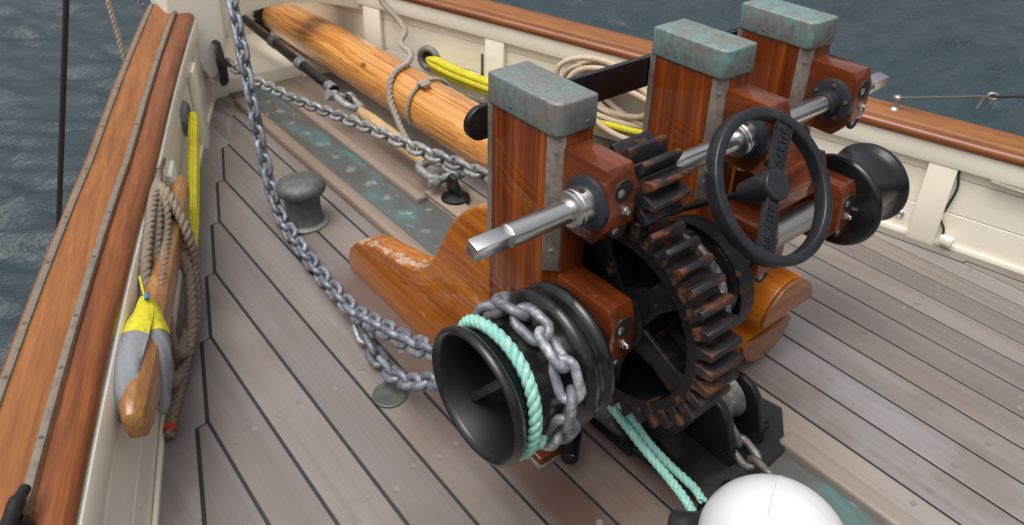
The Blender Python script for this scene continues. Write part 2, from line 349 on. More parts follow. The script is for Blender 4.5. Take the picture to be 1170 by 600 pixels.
class MB:
    def __init__(s): s.v = []; s.f = []
    def add(s, vs, fs):
        o = len(s.v); s.v += [tuple(v) for v in vs]; s.f += [tuple(i+o for i in f) for f in fs]; return s
    def loft(s, rings, closed=True, caps=True, loop=False):
        n = len(rings[0]); vs = [v for r in rings for v in r]; fs = []; K = len(rings)
        for i in range(K if loop else K-1):
            for j in range(n if closed else n-1):
                a = i*n+j; b = i*n+(j+1) % n; c = ((i+1) % K)*n+(j+1) % n; d = ((i+1) % K)*n+j
                fs.append((a, b, c, d))
        if caps and not loop: fs += [tuple(reversed(range(n))), tuple((K-1)*n+j for j in range(n))]
        return s.add(vs, fs)
    def tube(s, path, r, n=8, caps=True, flat=1.0, loop=False, roll=0):
        path = [V(p) for p in path]; T, X, Y = frames(path); rings = []
        for i, p in enumerate(path):
            rr = r[i] if isinstance(r, (list, tuple)) else r
            rings.append([p + X[i]*math.cos(a+roll)*rr + Y[i]*math.sin(a+roll)*rr*flat for a in (2*math.pi*k/n for k in range(n))])
        return s.loft(rings, True, caps, loop)
    def cyl(s, a, b, r, n=24, r2=None): return s.tube([a, b], [r, r if r2 is None else r2], n)
    def lathe(s, prof, o, axis, n=40, caps=False):
        x, y, a = frame(axis); o = V(o); rings = []
        for h, r in prof:
            rings.append([o+a*h+x*r*math.cos(t)+y*r*math.sin(t) for t in (2*math.pi*k/n for k in range(n))])
        return s.loft(rings, True, caps)
    def prism(s, poly, off):
        n = len(poly); off = V(off); vs = [V(p) for p in poly]; vs += [p+off for p in vs]
        fs = [tuple(range(n)), tuple(reversed(range(n, 2*n)))] + [(j, j+n, (j+1) % n+n, (j+1) % n) for j in range(n)]
        return s.add(vs, fs)
    def box(s, lo, hi):
        (a, b, c), (d, e, f) = lo, hi
        return s.prism([(a, b, c), (d, b, c), (d, e, c), (a, e, c)], (0, 0, f-c))
    def obox(s, c, ax, h):
        c = V(c); ax = [V(a).normalized() for a in ax]
        q = [c+ax[0]*sx*h[0]+ax[1]*sy*h[1]-ax[2]*h[2] for sx, sy in ((-1, -1), (1, -1), (1, 1), (-1, 1))]
        return s.prism(q, ax[2]*2*h[2])
    def ball(s, c, r, n=20, sc=(1, 1, 1)):
        rings = []; c = V(c); k = n//2
        for i in range(1, k):
            t = math.pi*i/k
            rings.append([c+V((r*sc[0]*math.sin(t)*math.cos(p), r*sc[1]*math.sin(t)*math.sin(p), -r*sc[2]*math.cos(t))) for p in (2*math.pi*j/n for j in range(n))])
        return s.loft(rings)
    def mesh(s, name, mat, smooth=35, bevel=0, seg=2):
        me = bpy.data.meshes.new(name); me.from_pydata(s.v, [], s.f)
        bm = bmesh.new(); bm.from_mesh(me); bmesh.ops.recalc_face_normals(bm, faces=bm.faces)
        if bevel:
            ed = [e for e in bm.edges if len(e.link_faces) == 2 and e.calc_face_angle(0) > R(28)]
            bmesh.ops.bevel(bm, geom=ed, offset=bevel, segments=seg, profile=.5, affect='EDGES', clamp_overlap=True)
        bm.to_mesh(me); bm.free()
        if smooth:
            me.polygons.foreach_set('use_smooth', [True]*len(me.polygons)); me.set_sharp_from_angle(angle=R(smooth))
        me.materials.append(M[mat]); return me
def put(name, me, parent=None, mw=None):
    o = bpy.data.objects.new(name, me); col.objects.link(o)
    if parent: o.parent = parent
    pw = parent.matrix_world_ if False else None
    W = mw or Matrix.Identity(4)
    if parent is not None:
        o.matrix_parent_inverse = WORLD[parent.name].inverted()
    o.matrix_basis = W; WORLD[o.name] = W
    return o
WORLD = {}
def part(name, mb, mat, parent=None, smooth=35, bevel=0, seg=2): return put(name, mb.mesh(name, mat, smooth, bevel, seg), parent)
def tag(o, label, cat, group=None):
    o['label'] = label; o['category'] = cat
    if group: o['group'] = group
    return o
def thing(name, label, cat, loc=(0, 0, 0), group=None):
    o = bpy.data.objects.new(name, None); col.objects.link(o); o.empty_display_size = .05
    o.location = loc; WORLD[o.name] = Matrix.Translation(V(loc)); return tag(o, label, cat, group)
def struct(name, label=None):
    o = bpy.data.objects.new(name, None); col.objects.link(o); o['kind'] = 'structure'; WORLD[o.name] = Matrix.Identity(4); return o
def rope_mb(path, rad, pitch=None, strands=3, mb=None, seg=6):
    mb = mb or MB(); pitch = pitch or rad*5.2
    path = resample([V(p) for p in path], pitch/8); T, X, Y = frames(path); s = 0
    for k in range(strands):
        sp = []
        for i, p in enumerate(path):
            a = 2*math.pi*(i/8 + k/strands); sp.append(p+(X[i]*math.cos(a)+Y[i]*math.sin(a))*rad*.5)
        mb.tube(sp, rad*.56, seg)
    return mb
def link_mesh(L, W, wire, mat, n=8):
    """stadium link lying in local XY, long along X"""
    mb = MB(); r = W/2-wire/2; h = L/2-W/2; pts = []
    for k in range(9): a = -math.pi/2+math.pi*k/8; pts.append(V((h+r*math.cos(a), r*math.sin(a), 0)))
    for k in range(9): a = math.pi/2+math.pi*k/8; pts.append(V((-h+r*math.cos(a), r*math.sin(a), 0)))
    rings = []; N = len(pts)
    for i, p in enumerate(pts):
        t = (pts[(i+1) % N]-pts[i-1]).normalized(); nx = V((t.y, -t.x, 0))
        rings.append([p+nx*math.cos(a)*wire/2+V((0, 0, 1))*math.sin(a)*wire/2 for a in (2*math.pi*k/n for k in range(n))])
    mb.loft(rings, True, False, True); return mb.mesh('chain_link', mat, 60)
def chain(root, me, path, pitch, roll0=R(45), up=(0, 0, 1), jitter=.12):
    pts = resample([V(p) for p in path], pitch)
    for i in range(len(pts)-1):
        a, b = pts[i], pts[i+1]; t = (b-a).normalized(); u = V(up); s = u.cross(t).normalized(); u2_ = t.cross(s)
        an = roll0+(math.pi/2 if i % 2 else 0)+random.uniform(-jitter, jitter)
        y = s*math.cos(an)+u2_*math.sin(an); z = t.cross(y)
        W = Matrix.Identity(4)
        for r in range(3): W[r][0] = t[r]; W[r][1] = y[r]; W[r][2] = z[r]; W[r][3] = (a[r]+b[r])/2
        put('link', me, root, W)

# ------------------------------------------------------------------ hull form
def deck_z(x): return -.055*(x-1.33)**2
def port_x(y): return .0295*y*y+.2937*y-.3643
def stbd_x(y): return -.0299*y*y-.2701*y+3.0463
def rail_z(y): return .255+.022*y+.0085*y*y

# ------------------------------------------------------------------ sea
def build_sea():
    n = 640; xs = np.concatenate([np.linspace(-14, 26, n)]); ys = np.linspace(-3, 37, n)
    X, Y = np.meshgrid(xs, ys, indexing='ij'); Z = np.zeros_like(X)
    rng = np.random.RandomState(3)
    for k in range(60):
        lam = .26*(1.048**k)*(.8+.4*rng.rand()); th = R(235)+rng.randn()*.45; kx, ky = 2*math.pi/lam*math.cos(th), 2*math.pi/lam*math.sin(th)
        ph = rng.rand()*6.28; amp = .021*lam if lam < .9 else .021*.9*(.9/lam)**.6
        wob = .9*np.sin(.47*X+.31*Y+k)+.7*np.sin(-.8*X+.6*Y+2.3*k); env = .55+.45*np.sin(.9*X*math.cos(k)+.9*Y*math.sin(k)+k*1.7); q = kx*X+ky*Y+ph+wob; Z += amp*env*(np.sin(q)-.35*np.cos(2*q))
    edge = np.minimum.reduce([np.clip((X+14)/4, 0, 1), np.clip((26-X)/4, 0, 1), np.clip((Y+3)/3, 0, 1), np.clip((37-Y)/4, 0, 1)])
    Z = Z*edge-2.1
    vs = np.stack([X, Y, Z], -1).reshape(-1, 3)
    idx = np.arange(n*n).reshape(n, n)
    fs = np.stack([idx[:-1, :-1], idx[1:, :-1], idx[1:, 1:], idx[:-1, 1:]], -1).reshape(-1, 4)
    me = bpy.data.meshes.new('sea'); me.from_pydata(vs.tolist(), [], fs.tolist())
    # carry the sheet out to the horizon
    bm = bmesh.new(); bm.from_mesh(me); 
    B = 3000; c = [(-14, -3), (26, -3), (26, 37), (-14, 37)]; o = [(-B, -B), (B, -B), (B, B), (-B, B)]
    ci = [bm.verts.new((x, y, -2.1)) for x, y in c]; oi = [bm.verts.new((x, y, -2.1)) for x, y in o]
    for i in range(4): bm.faces.new((ci[i], oi[i], oi[(i+1) % 4], ci[(i+1) % 4]))
    bmesh.ops.recalc_face_normals(bm, faces=bm.faces); bm.to_mesh(me); bm.free()
    if me.polygons[0].normal.z < 0: me.flip_normals()
    me.polygons.foreach_set('use_smooth', [True]*len(me.polygons))
    t = NT('sea_water')
    n1 = t.noise(t.map((1.2, 2.4, 1), rot=(0, 0, R(-35))), 3.0, 4, .55, .1); n2 = t.noise(t.map((1, 2.0, 1), rot=(0, 0, R(-35))), 11, 4, .6)
    t.set(Base_Color=(.026, .042, .049), Roughness=.07, IOR=1.33, Specular_IOR_Level=.5).bump(t.mix(.4, n1, n2), .8, .07)
    me.materials.append(t.m); o = put('sea', me); o['kind'] = 'structure'
build_sea()

# ------------------------------------------------------------------ deck
def inset(poly, d):
    n = len(poly); out = []
    ar = sum(poly[i][0]*poly[(i+1) % n][1]-poly[(i+1) % n][0]*poly[i][1] for i in range(n)); sg = 1 if ar > 0 else -1
    for i in range(n):
        a, b, c = V(poly[i-1]).to_2d(), V(poly[i]).to_2d(), V(poly[(i+1) % n]).to_2d()
        e1, e2 = (b-a).normalized(), (c-b).normalized(); n1, n2 = V((-e1.y, e1.x))*sg*d, V((-e2.y, e2.x))*sg*d
        den = e1.x*e2.y-e1.y*e2.x
        if abs(den) < 1e-6: out.append(b+n1); continue
        p, q = a+n1, b+n2; t = ((q.x-p.x)*e2.y-(q.y-p.y)*e2.x)/den; out.append(p+e1*t)
    return out
deck = struct('deck')
NIB = .124; STEP = .028; AFT = -3.0; FWD = 3.62; GAP = .0040
def solve(f, lo, hi):
    a, b = lo, hi
    for _ in range(50):
        c = (a+b)/2
        if (f(a) < 0) == (f(c) < 0): a = c
        else: b = c
    return (a+b)/2
def py_nib(x): return -4.9 if port_x(-4.9)+NIB >= x else solve(lambda y: port_x(y)+NIB-x, -4.9, 5)
def sy_nib(x): return -4.4 if stbd_x(-4.4)-NIB+.02 <= x else solve(lambda y: stbd_x(y)-NIB+.02-x, -4.4, 6)
seams = [1.511+.12*k for k in range(-22, 20)]
def plank(poly, name='plank', mat='teak', dz=0.0):
    q = inset(poly, GAP); mb = MB(); top = []
    # subdivide long edges so boards follow the camber
    for p in q: top.append(V((p.x, p.y, deck_z(p.x)+dz)))
    mb.prism(top, (0, 0, -.02)); return part(name, mb, mat, deck, 30, .0012, 1)
for a in seams[:-1]:
    b = a+.12
    if a < .89:
        ya, yb = py_nib(a), py_nib(b)
        if yb < AFT+.1: continue
        ya = max(ya, AFT)
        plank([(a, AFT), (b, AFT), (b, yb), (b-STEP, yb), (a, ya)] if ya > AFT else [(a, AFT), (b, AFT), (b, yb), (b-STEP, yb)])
    elif b > 1.75:
        ya, yb = sy_nib(a), sy_nib(b)
        if ya < AFT+.1: continue
        yb = max(yb, AFT+.02); ya = min(ya, FWD+.4)
        plank([(a, AFT), (b, AFT), (b, yb), (a+STEP, ya), (a, ya)])
    else:
        mt = 'teak_pale' if 1.38 < a < 1.4 else 'teak'
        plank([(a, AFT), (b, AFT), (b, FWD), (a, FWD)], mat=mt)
def covering(side):
    mb = MB(); xs = [s for s in seams if (s < .93 if side == 'p' else s > 1.74)]
    nib = py_nib if side == 'p' else sy_nib
    bx = port_x if side == 'p' else stbd_x
    if side == 's': xs = xs[::-1]
    pts = [(x, nib(x)) for x in xs]; pts = [p for p in pts if p[1] > AFT-.4]
    if side == 'p': pts.append((1.2, FWD+.2))
    sg = 1 if side == 'p' else -1
    for (xa, ya), (xb, yb) in zip(pts[:-1], pts[1:]):
        xi = xb-STEP*sg if xb != 1.2 else port_x(yb)+.1
        g = GAP*1.6*sg
        K = 4; rows = []
        for k in range(K+1):
            y = ya+(yb-ya)*k/K; x_in = xa+(xi-xa)*k/K-g; x_out = bx(y)-.03*sg
            rows.append(((x_in, y), (x_out, y)))
        T = [V((x, y, deck_z(x))) for r in rows for x, y in r]
        fs = []
        for k in range(K):
            i = 2*k; fs.append((i, i+1, i+3, i+2)); o = 2*(K+1)
        Bt = [t+V((0, 0, -.02)) for t in T]
        n = len(T)
        for k in range(K):
            i = 2*k; fs.append((i, i+2, i+2+n, i+n))
        fs += [(0, 1, 1+n, n), (n-2, n-1, 2*n-1, 2*n-2)]
        mb.add(T+Bt, fs)
    return part('covering_board', mb, 'teak', deck, 20)
covering('p'); covering('s')
# caulking bed below the planks
mb = MB(); ys = np.linspace(AFT, 4.4, 40); xs = np.linspace(0, 1, 24); rings = []
for y in ys:
    a, b = port_x(y)-.05, stbd_x(y)+.05
    if b < a+.05: a, b = 1.40, 1.45
    rings.append([V((a+(b-a)*t, y, deck_z(a+(b-a)*t)-.0032)) for t in xs])
mb.loft(rings, False, False); part('caulking', mb, 'caulk', deck)
# wooden plugs over the fastenings, in pairs along the beams
mb = MB(); mb.lathe([(.0003, .0), (.0003, .0074), (.00025, .0075)], (0, 0, 0), (0, 0, 1), 16); nb = len(mb.f)
mb.lathe([(.00025, .0075), (.0002, .0082), (-.001, .0083)], (0, 0, 0), (0, 0, 1), 16)
bung_me = mb.mesh('bung', 'bung', 0); bung_me.materials.append(M['bung_ring'])
for i_, p_ in enumerate(bung_me.polygons): p_.material_index = 0 if i_ < nb else 1
def bung(x, y): put('bung', bung_me, deck, Matrix.Translation(V((x, y, deck_z(x)+.0003))))
for yb in (-.05, .34, .73, 1.12, 1.50, 1.98, 2.42, 2.86):
    for a in seams:
        c = a+.06
        if not (port_x(yb)+.2 < c < stbd_x(yb)-.16): continue
        if 1.05 < c < 1.4 or (.86 < c < 1.9 and .7 < yb < 1.3): continue
        st = random.choice(((-.03, .03), (-.025, .03), (-.03, .022), (.0, .03)))
        for s in st: bung(c+s+random.uniform(-.004, .004), yb+random.uniform(-.012, .012)+(.02 if s > 0 else 0))

# ------------------------------------------------------------------ bulwarks
def bulwark(side):
    p = side == 'p'; bx = port_x if p else stbd_x; sg = -1 if p else 1     # sg: outboard direction
    B = thing('bulwark', 'cream painted port bulwark with varnished rail and two bronze strips, left edge' if p else
              'cream panelled starboard bulwark with varnished rounded rail, behind the windlass', 'bulwark', (bx(1.5), 1.5, deck_z(bx(1.5))))
    Y = [y for y in np.linspace(-3.0, 3.52 if p else 3.95, 40)]
    def out(y):
        d = 1e-3; t = V(((bx(y+d)-bx(y-d))/(2*d), 1, 0)).normalized(); return V((t.y, -t.x, 0))*sg*(-1 if not p else 1)*(-1 if not p else 1)
    def nrm(y):      # unit horizontal vector pointing outboard
        d = 1e-3; t = V(((bx(y+d)-bx(y-d))/(2*d), 1, 0)).normalized(); n = V((t.y, -t.x, 0)); return n if n.x*sg > 0 else -n
    def P(y, o, z, fl=True):
        fo = (max(0, (2.3-y))*.035 if p else 0)*(max(0, z+.05)/.33 if fl else 0)
        q = V((bx(y), y, 0))+nrm(y)*(o+fo); q.z = z; return q
    # inner planking: three strakes with shadow gaps
    zr = lambda y: rail_z(y)
    zd = lambda y: deck_z(bx(y))-.01
    cuts = (0, .36, .70, 1.0)
    for k in range(3):
        rings = []
        for y in [q for q in np.linspace(-3.0, 3.58 if p else 3.95, 40)]:
            z0 = zd(y)+(zr(y)-zd(y))*cuts[k]+(.0015 if k else 0); z1 = zd(y)+(zr(y)-zd(y))*cuts[k+1]-.0015
            rings.append([P(y, 0, z0), P(y, 0, z1), P(y, .04, z1), P(y, .04, z0)])
        part('strake', MB().loft(rings), 'cream', B, 30, .002, 1)
    rings = [[P(y, .038, zd(y)-2.4), P(y, .038, zr(y)), P(y, .055, zr(y)), P(y, .055, zd(y)-2.4)] for y in Y]
    part('outer_planking', MB().loft(rings), 'cream', B, 30)
    # stringer under the rail
    so = -.014 if p else -.028
    rings = [[P(y, so, zr(y)-.078), P(y, so, zr(y)-.001), P(y, -.0005, zr(y)-.001), P(y, -.0005, zr(y)-.078)] for y in Y]
    part('stringer', MB().loft(rings), 'cream', B, 30, .004)
    # waterway batten along the foot
    rings = [[P(y, -.012, zd(y)-.004), P(y, -.012, zd(y)+.03), P(y, -.0005, zd(y)+.03), P(y, -.0005, zd(y)-.004)] for y in Y]
    part('foot_batten', MB().loft(rings), 'cream', B, 30, .003)
    ys = (3.10, 2.40, .75, .1) if p else (3.34, 2.72, 1.84, .965, .05)
    for y0 in ys:
        w = .045; rings = []
        for y in (y0-w, y0+w):
            rings.append([P(y, -.030, zd(y)), P(y, -.026, zr(y)-.079), P(y, -.001, zr(y)-.079), P(y, -.001, zd(y))])
        part('stanchion', MB().loft(rings), 'cream', B, 30, .004)
    # capping rail: flat-topped outer plank and a rounded inner moulding
    if p: mo = [(-.004, -.004), (-.010, .010), (-.006, .026), (.010, .036), (.030, .039), (.0495, .040), (.0495, -.004)]; sec = [(.050, 0), (.050, .046), (.054, .049), (.172, .049), (.182, .040), (.186, .020), (.180, 0)]
    else: mo = [(-.034, .0), (-.042, .010), (-.040, .024), (-.030, .034), (-.016, .037), (-.0135, .037), (-.0135, 0)]; sec = [(-.013, 0), (-.013, .036), (-.004, .046), (.012, .051), (.105, .051), (.135, .038), (.142, .014), (.134, 0)]
    Yr = [y for y in np.linspace(-3.0, 3.42 if p else 3.95, 40)]
    rail = part('rail', MB().loft([[P(y, o, zr(y)+h) for o, h in sec] for y in Yr]), 'rail_p' if p else 'rail_s', B, 50)
    part('rail_moulding', MB().loft([[P(y, o, zr(y)+h) for o, h in mo] for y in Yr]), 'rail_pm' if p else 'rail_sm', B, 50)
    if p:
        for o0, o1 in ((.050, .069), (.151, .170)):
            rings = []
            for y in Yr:
                q = [(o0, .047), (o0+.002, .0545), ((o0+o1)/2, .0570), (o1-.002, .0545), (o1, .047)]
                rings.append([P(y, o, zr(y)+h) for o, h in q])
            part('rail_strip', MB().loft(rings), 'rail_strip', rail, 50)
        for y in (1.16, 1.30, 1.47, 1.62, 1.82, 2.0, 2.22, 2.45, 2.7, 2.9):
            for o in (.0595, .1605):
                c = P(y, o, rail_z(y)+.0565); part('screw', MB().lathe([(-.002, .0), (.0006, .0), (.0012, .004), (-.001, .005)], c, (0, 0, 1), 10), 'bronze_dark', rail, 40)
    return B, P
BP, PP = bulwark('p'); BS, PS = bulwark('s')
# cable, clip, drain and slots on the starboard bulwark
t = thing('wiring_cable', 'thin black cable running down cream starboard bulwark beside a stanchion', 'cable', PS(.93, -.02, -.08))
part('cable', MB().tube(spline([PS(.80, -.012, .200), PS(.90, -.014, .205), PS(.915, -.014, .19), PS(.905, -.012, .13), PS(.915, -.010, .05), PS(.925, -.009, .0), PS(.905, -.009, -.04), PS(.90, -.012, -.062)], 6), .0042, 8), 'black_rubber', t)
part('deck_gland', MB().obox(PS(.885, -.022, -.078), ((1, 0, 0), (0, 1, 0), (0, 0, 1)), (.016, .022, .014)), 'cream_top', t, 30, .004)
t = tag(part('clear_bag', MB().tube(spline([PS(.82, -.03, .198), PS(.74, -.03, .19), PS(.66, -.03, .185), PS(.6, -.03, .195)], 5), .012, 8, flat=.5), 'greyrope'), 'small crumpled grey lashing tucked under starboard rail stringer', 'lashing')
t = tag(part('drain_fitting', MB().lathe([(0, 0), (0, .016), (.006, .016), (.010, .010), (.004, .008), (.004, 0)], PS(1.05, -.001, -.035), (-1, -.3, .1), 16), 'steel'), 'small round steel drain fitting low on starboard bulwark', 'drain')
t = tag(part('lashing_bar', MB().obox(PS(2.775, -.030, .17), ((0, 1, 0), (1, 0, 0), (0, 0, 1)), (.006, .004, .055)), 'bronze_dark', None, 30, .001), 'narrow dark metal strip upright on cream starboard stanchion', 'metal strip')

# fairleads and yellow slings
def fairlead(P, y, z, r, label, side):
    n = (P(y, -.1, z)-P(y, 0, z)).normalized()
    t = thing('fairlead', label, 'fairlead', P(y, -.002, z))
    part('ring', MB().lathe([(-.002, r*.52), (.012, r*.55), (.022, r*.72), (.020, r*.9), (.006, r*1.05), (-.002, r*1.05)], P(y, 0, z), n, 28), 'verdigris', t, 60)
    part('bore', MB().lathe([(.004, 0), (.004, r*.56)], P(y, 0, z), n, 20), 'hole', t)
fairlead(PP, 2.86, .225, .065, 'green bronze fairlead in port bulwark feeding a yellow sling', 'p')
fairlead(PS, 3.06, .135, .062, 'green bronze fairlead in starboard bulwark above the bowsprit', 's')
def sling(pts, label, n, rad, spread, flat=1.0):
    t = thing('yellow_sling', label, 'sling', pts[-1])
    base = spline(pts, 6)
    for k in range(n):
        a = 2*math.pi*k/n; pp = []
        for i, p in enumerate(base):
            s = min(1, i/6)*spread; pp.append(V(p)+V((0, math.cos(a)*s*.3, 0))+V((math.cos(a)*s*.7, 0, math.sin(a)*s)))
        part('strand', MB().tube(pp, rad, 8, flat=flat), 'yellow', t, 60)
sling([V((.732, 2.86, .225)), V((.742, 2.83, .225)), V((.70, 2.722, .19)), V((.632, 2.55, .145)), V((.545, 2.325, .105)), V((.482, 2.182, .070))], 'yellow sling hanging down inside port bulwark beside the coiled rope', 7, .0095, .019)
sling([PS(3.06, -.01, .13), PS(3.0, -.04, .125), PS(2.85, -.06, .10), PS(2.6, -.07, .075), PS(2.3, -.07, .06), PS(2.0, -.07, .05), PS(1.85, -.06, .04)], 'yellow sling stretched along starboard bulwark behind the bowsprit', 6, .016, .026)

# ------------------------------------------------------------------ bow structure
bow = thing('bow_framing', 'cream painted arched beam and knightheads at the bow over the bowsprit', 'bow framing', (1.4, 3.6, 0))
part('ledge', MB().box((.98, 3.50, -.03), (1.98, 4.2, .075)), 'cream', bow, 30, .008)
part('bulkhead', MB().box((1.0, 4.05, .07), (1.9, 4.12, .8)), 'cream', bow, 30)
# arch beam, cut out over the spar
prof = [(1.03, .10), (1.075, .22), (1.092, .31), (1.115, .352), (1.155, .383), (1.23, .402), (1.32, .412), (1.407, .413), (1.52, .396), (1.62, .370), (1.714, .338), (1.82, .296), (1.93, .247)]
part('arch_beam', MB().loft([[V((x, 3.40, z)), V((x, 3.56, z)), V((x, 3.56, .66)), V((x, 3.40, .66))] for x, z in prof]), 'cream', bow, 40, .006)
kn = MB(); poly = [(.90, .36), (.935, .28), (.965, .20), (.985, .155), (1.015, .148), (1.045, .18), (1.07, .24), (1.085, .33), (1.095, .70), (.86, .70), (.86, .42)]
kn.prism([(x, 3.36, z) for x, z in poly], (0, .16, 0)); part('knighthead', kn, 'cream_top', bow, 40, .014, 3)
kn = MB(); kn.prism([PP(3.425, .165, .40), PP(3.425, -.02, .40), PP(4.1, -.02, .40), PP(4.1, .165, .40)], (0, 0, .4)); part('rail_block', kn, 'cream_top', bow, 40, .008, 3)
kn = MB(); kn.prism([PP(3.43, .12, -1.0), PP(3.43, -.0, -1.0), PP(4.1, -.0, -1.0), PP(4.1, .12, -1.0)], (0, 0, 1.42)); part('bow_plank', kn, 'cream', bow, 40)
hw = thing('hawse_pipe', 'black iron hawse hole ring in cream port bow, chain leading through', 'hawse pipe', (1.06, 3.40, .20))
hn = V((.97, -.22, .05)).normalized()
part('ring', MB().lathe([(-.01, .060), (.012, .062), (.026, .078), (.026, .102), (.010, .118), (-.01, .118)], (1.045, 3.405, .215), hn, 28), 'black', hw, 60)
part('bore', MB().lathe([(.004, 0), (.004, .064)], (1.045, 3.405, .215), hn, 20), 'hole', hw)

# ------------------------------------------------------------------ bowsprit
bs = thing('bowsprit', 'long varnished pine bowsprit with bold grain lying fore and aft between the bitts', 'bowsprit', (1.585, .86, 0))
BX, BZ, BR = 1.590, .170, .108
def spar_ring(y, r, lo=0.0, hi=2*math.pi, n=40): return [V((BX+r*math.cos(a), y, BZ+r*math.sin(a))) for a in (lo+(hi-lo)*k/n for k in range(n))]
ysp = [1.16, 1.3, 1.6, 2.0, 2.5, 3.0, 3.5, 4.0, 5.0, 6.5]
part('spar', MB().loft([spar_ring(y, BR-.0018*max(0, y-3.2)*6) for y in ysp]), 'spar', bs, 50)
def half(top):
    a0, a1 = (R(6), R(174)) if top else (R(190), R(350)); ys_ = (.812, 1.2) if top else (.842, 1.2)
    dx, dz = (.010, .010) if top else (-.012, -.030)
    def ring(y):
        q = [V((BX+dx+BR*1.06*math.cos(a0+(a1-a0)*k/18), y, BZ+dz+BR*1.06*math.sin(a0+(a1-a0)*k/18))) for k in range(19)]
        return [V((p.x, p.y, max(p.z, .030))) for p in q]
    a, b = ring(ys_[0]+.012), ring(ys_[1])
    hl = part('heel_half', MB().loft([a, b]), 'heel', bs, 40, .003)
    c = V((BX+dx, 0, BZ+dz+(.045 if top else -.045)))
    f0 = [V((c.x+(p.x-c.x)*.965, ys_[0], c.z+(p.z-c.z)*.965)) for p in a]
    part('end_face', MB().loft([f0, [V((p.x, ys_[0]+.0115, p.z)) for p in f0]]), 'endgrain', hl, 40, .004)
half(True); half(False)
part('slot_shade', MB().box((BX-.085, .95, BZ-.05), (BX+.085, 1.2, BZ+.03)), 'hole', bs)  # near-black block stands in for the shade in the slot between halves
gt = MB(); ring = []
for k in range(48):
    a = 2*math.pi*k/48; rr = BR+.012+.006*math.cos(24*a/1.0); ring.append((math.cos(a)*rr, math.sin(a)*rr))
rings = [[V((BX+x, y, BZ+z)) for x, z in ring] for y in (3.98, 4.045)] ; gt.loft(rings, True, True)
tag(part('leather_collar', gt, 'leather', None, 30), 'black scalloped leather collar round the bowsprit where it leaves the bow', 'collar')

# rope lashings over the spar
def loop_over(y0, dy, rad, a0, a1, extra_s=(), extra_e=(), off=.0):
    pts = []
    for k in range(13):
        a = a0+(a1-a0)*k/12; rr = BR+rad+.001+off; pts.append(V((BX+rr*math.cos(a), y0+dy*k/12, BZ+rr*math.sin(a))))
    return list(extra_s)+pts+list(extra_e)
t = thing('lashing_rope', 'thick grey brown rope looped over the bowsprit near the bow', 'rope', (1.46, 2.5, 0))
part('rope', rope_mb(spline([PS(3.32, -.02, .45), PS(3.26, -.04, .38), PS(3.12, -.10, .30), V((1.74, 2.98, .275)), V((1.68, 2.80, .295)), V((1.61, 2.71, .292)), V((1.52, 2.68, .272)), V((1.475, 2.64, .20)), V((1.462, 2.56, .12)), V((1.45, 2.46, .06)), V((1.44, 2.36, .022)), V((1.435, 2.2, .015))], 8), .0135), 'greyrope', t, 60)
t = thing('lashing_rope', 'thin grey lashing knotted round the bowsprit ahead of the bitts', 'rope', (1.5, 2.45, .2))
part('rope', rope_mb(spline(loop_over(2.52, -.02, .008, R(30), R(200)), 4), .0085), 'greyrope', t, 60)
kp = [V((1.545, 2.50, .282)), V((1.53, 2.47, .292)), V((1.555, 2.46, .296)), V((1.56, 2.50, .290)), V((1.535, 2.51, .285)), V((1.535, 2.475, .298)), V((1.565, 2.48, .295))]
part('knot', rope_mb(spline(kp, 6), .008), 'greyrope', t, 60)

# ------------------------------------------------------------------ copper channel and battens
ch = thing('chain_channel', 'green stained copper sheet channel on the foredeck between two teak battens', 'channel', (1.21, 2.5, 0))
part('sheet', MB().box((1.10, .90, -.01), (1.32, 3.5, .007)), 'copper', ch)
part('batten', MB().box((1.078, 1.2, -.01), (1.128, 3.38, .030)), 'batten', ch, 30, .011, 3)
part('batten', MB().box((1.272, 2.12, -.008), (1.318, 3.44, .030)), 'batten', ch, 30, .011, 3)
part('margin_board', MB().box((1.321, 1.20, -.01), (1.47, 3.5, .011)), 'batten', ch, 30, .003)
ch = thing('chain_channel', 'copper sheet channel with grey batten beside the white fender', 'channel', (1.25, .2, 0))
part('sheet', MB().box((1.10, AFT, -.012), (1.375, .72, .008)), 'copper', ch)
part('batten', MB().box((1.362, AFT, -.012), (1.415, .64, .034)), 'teak_pale', ch, 30, .010, 3)

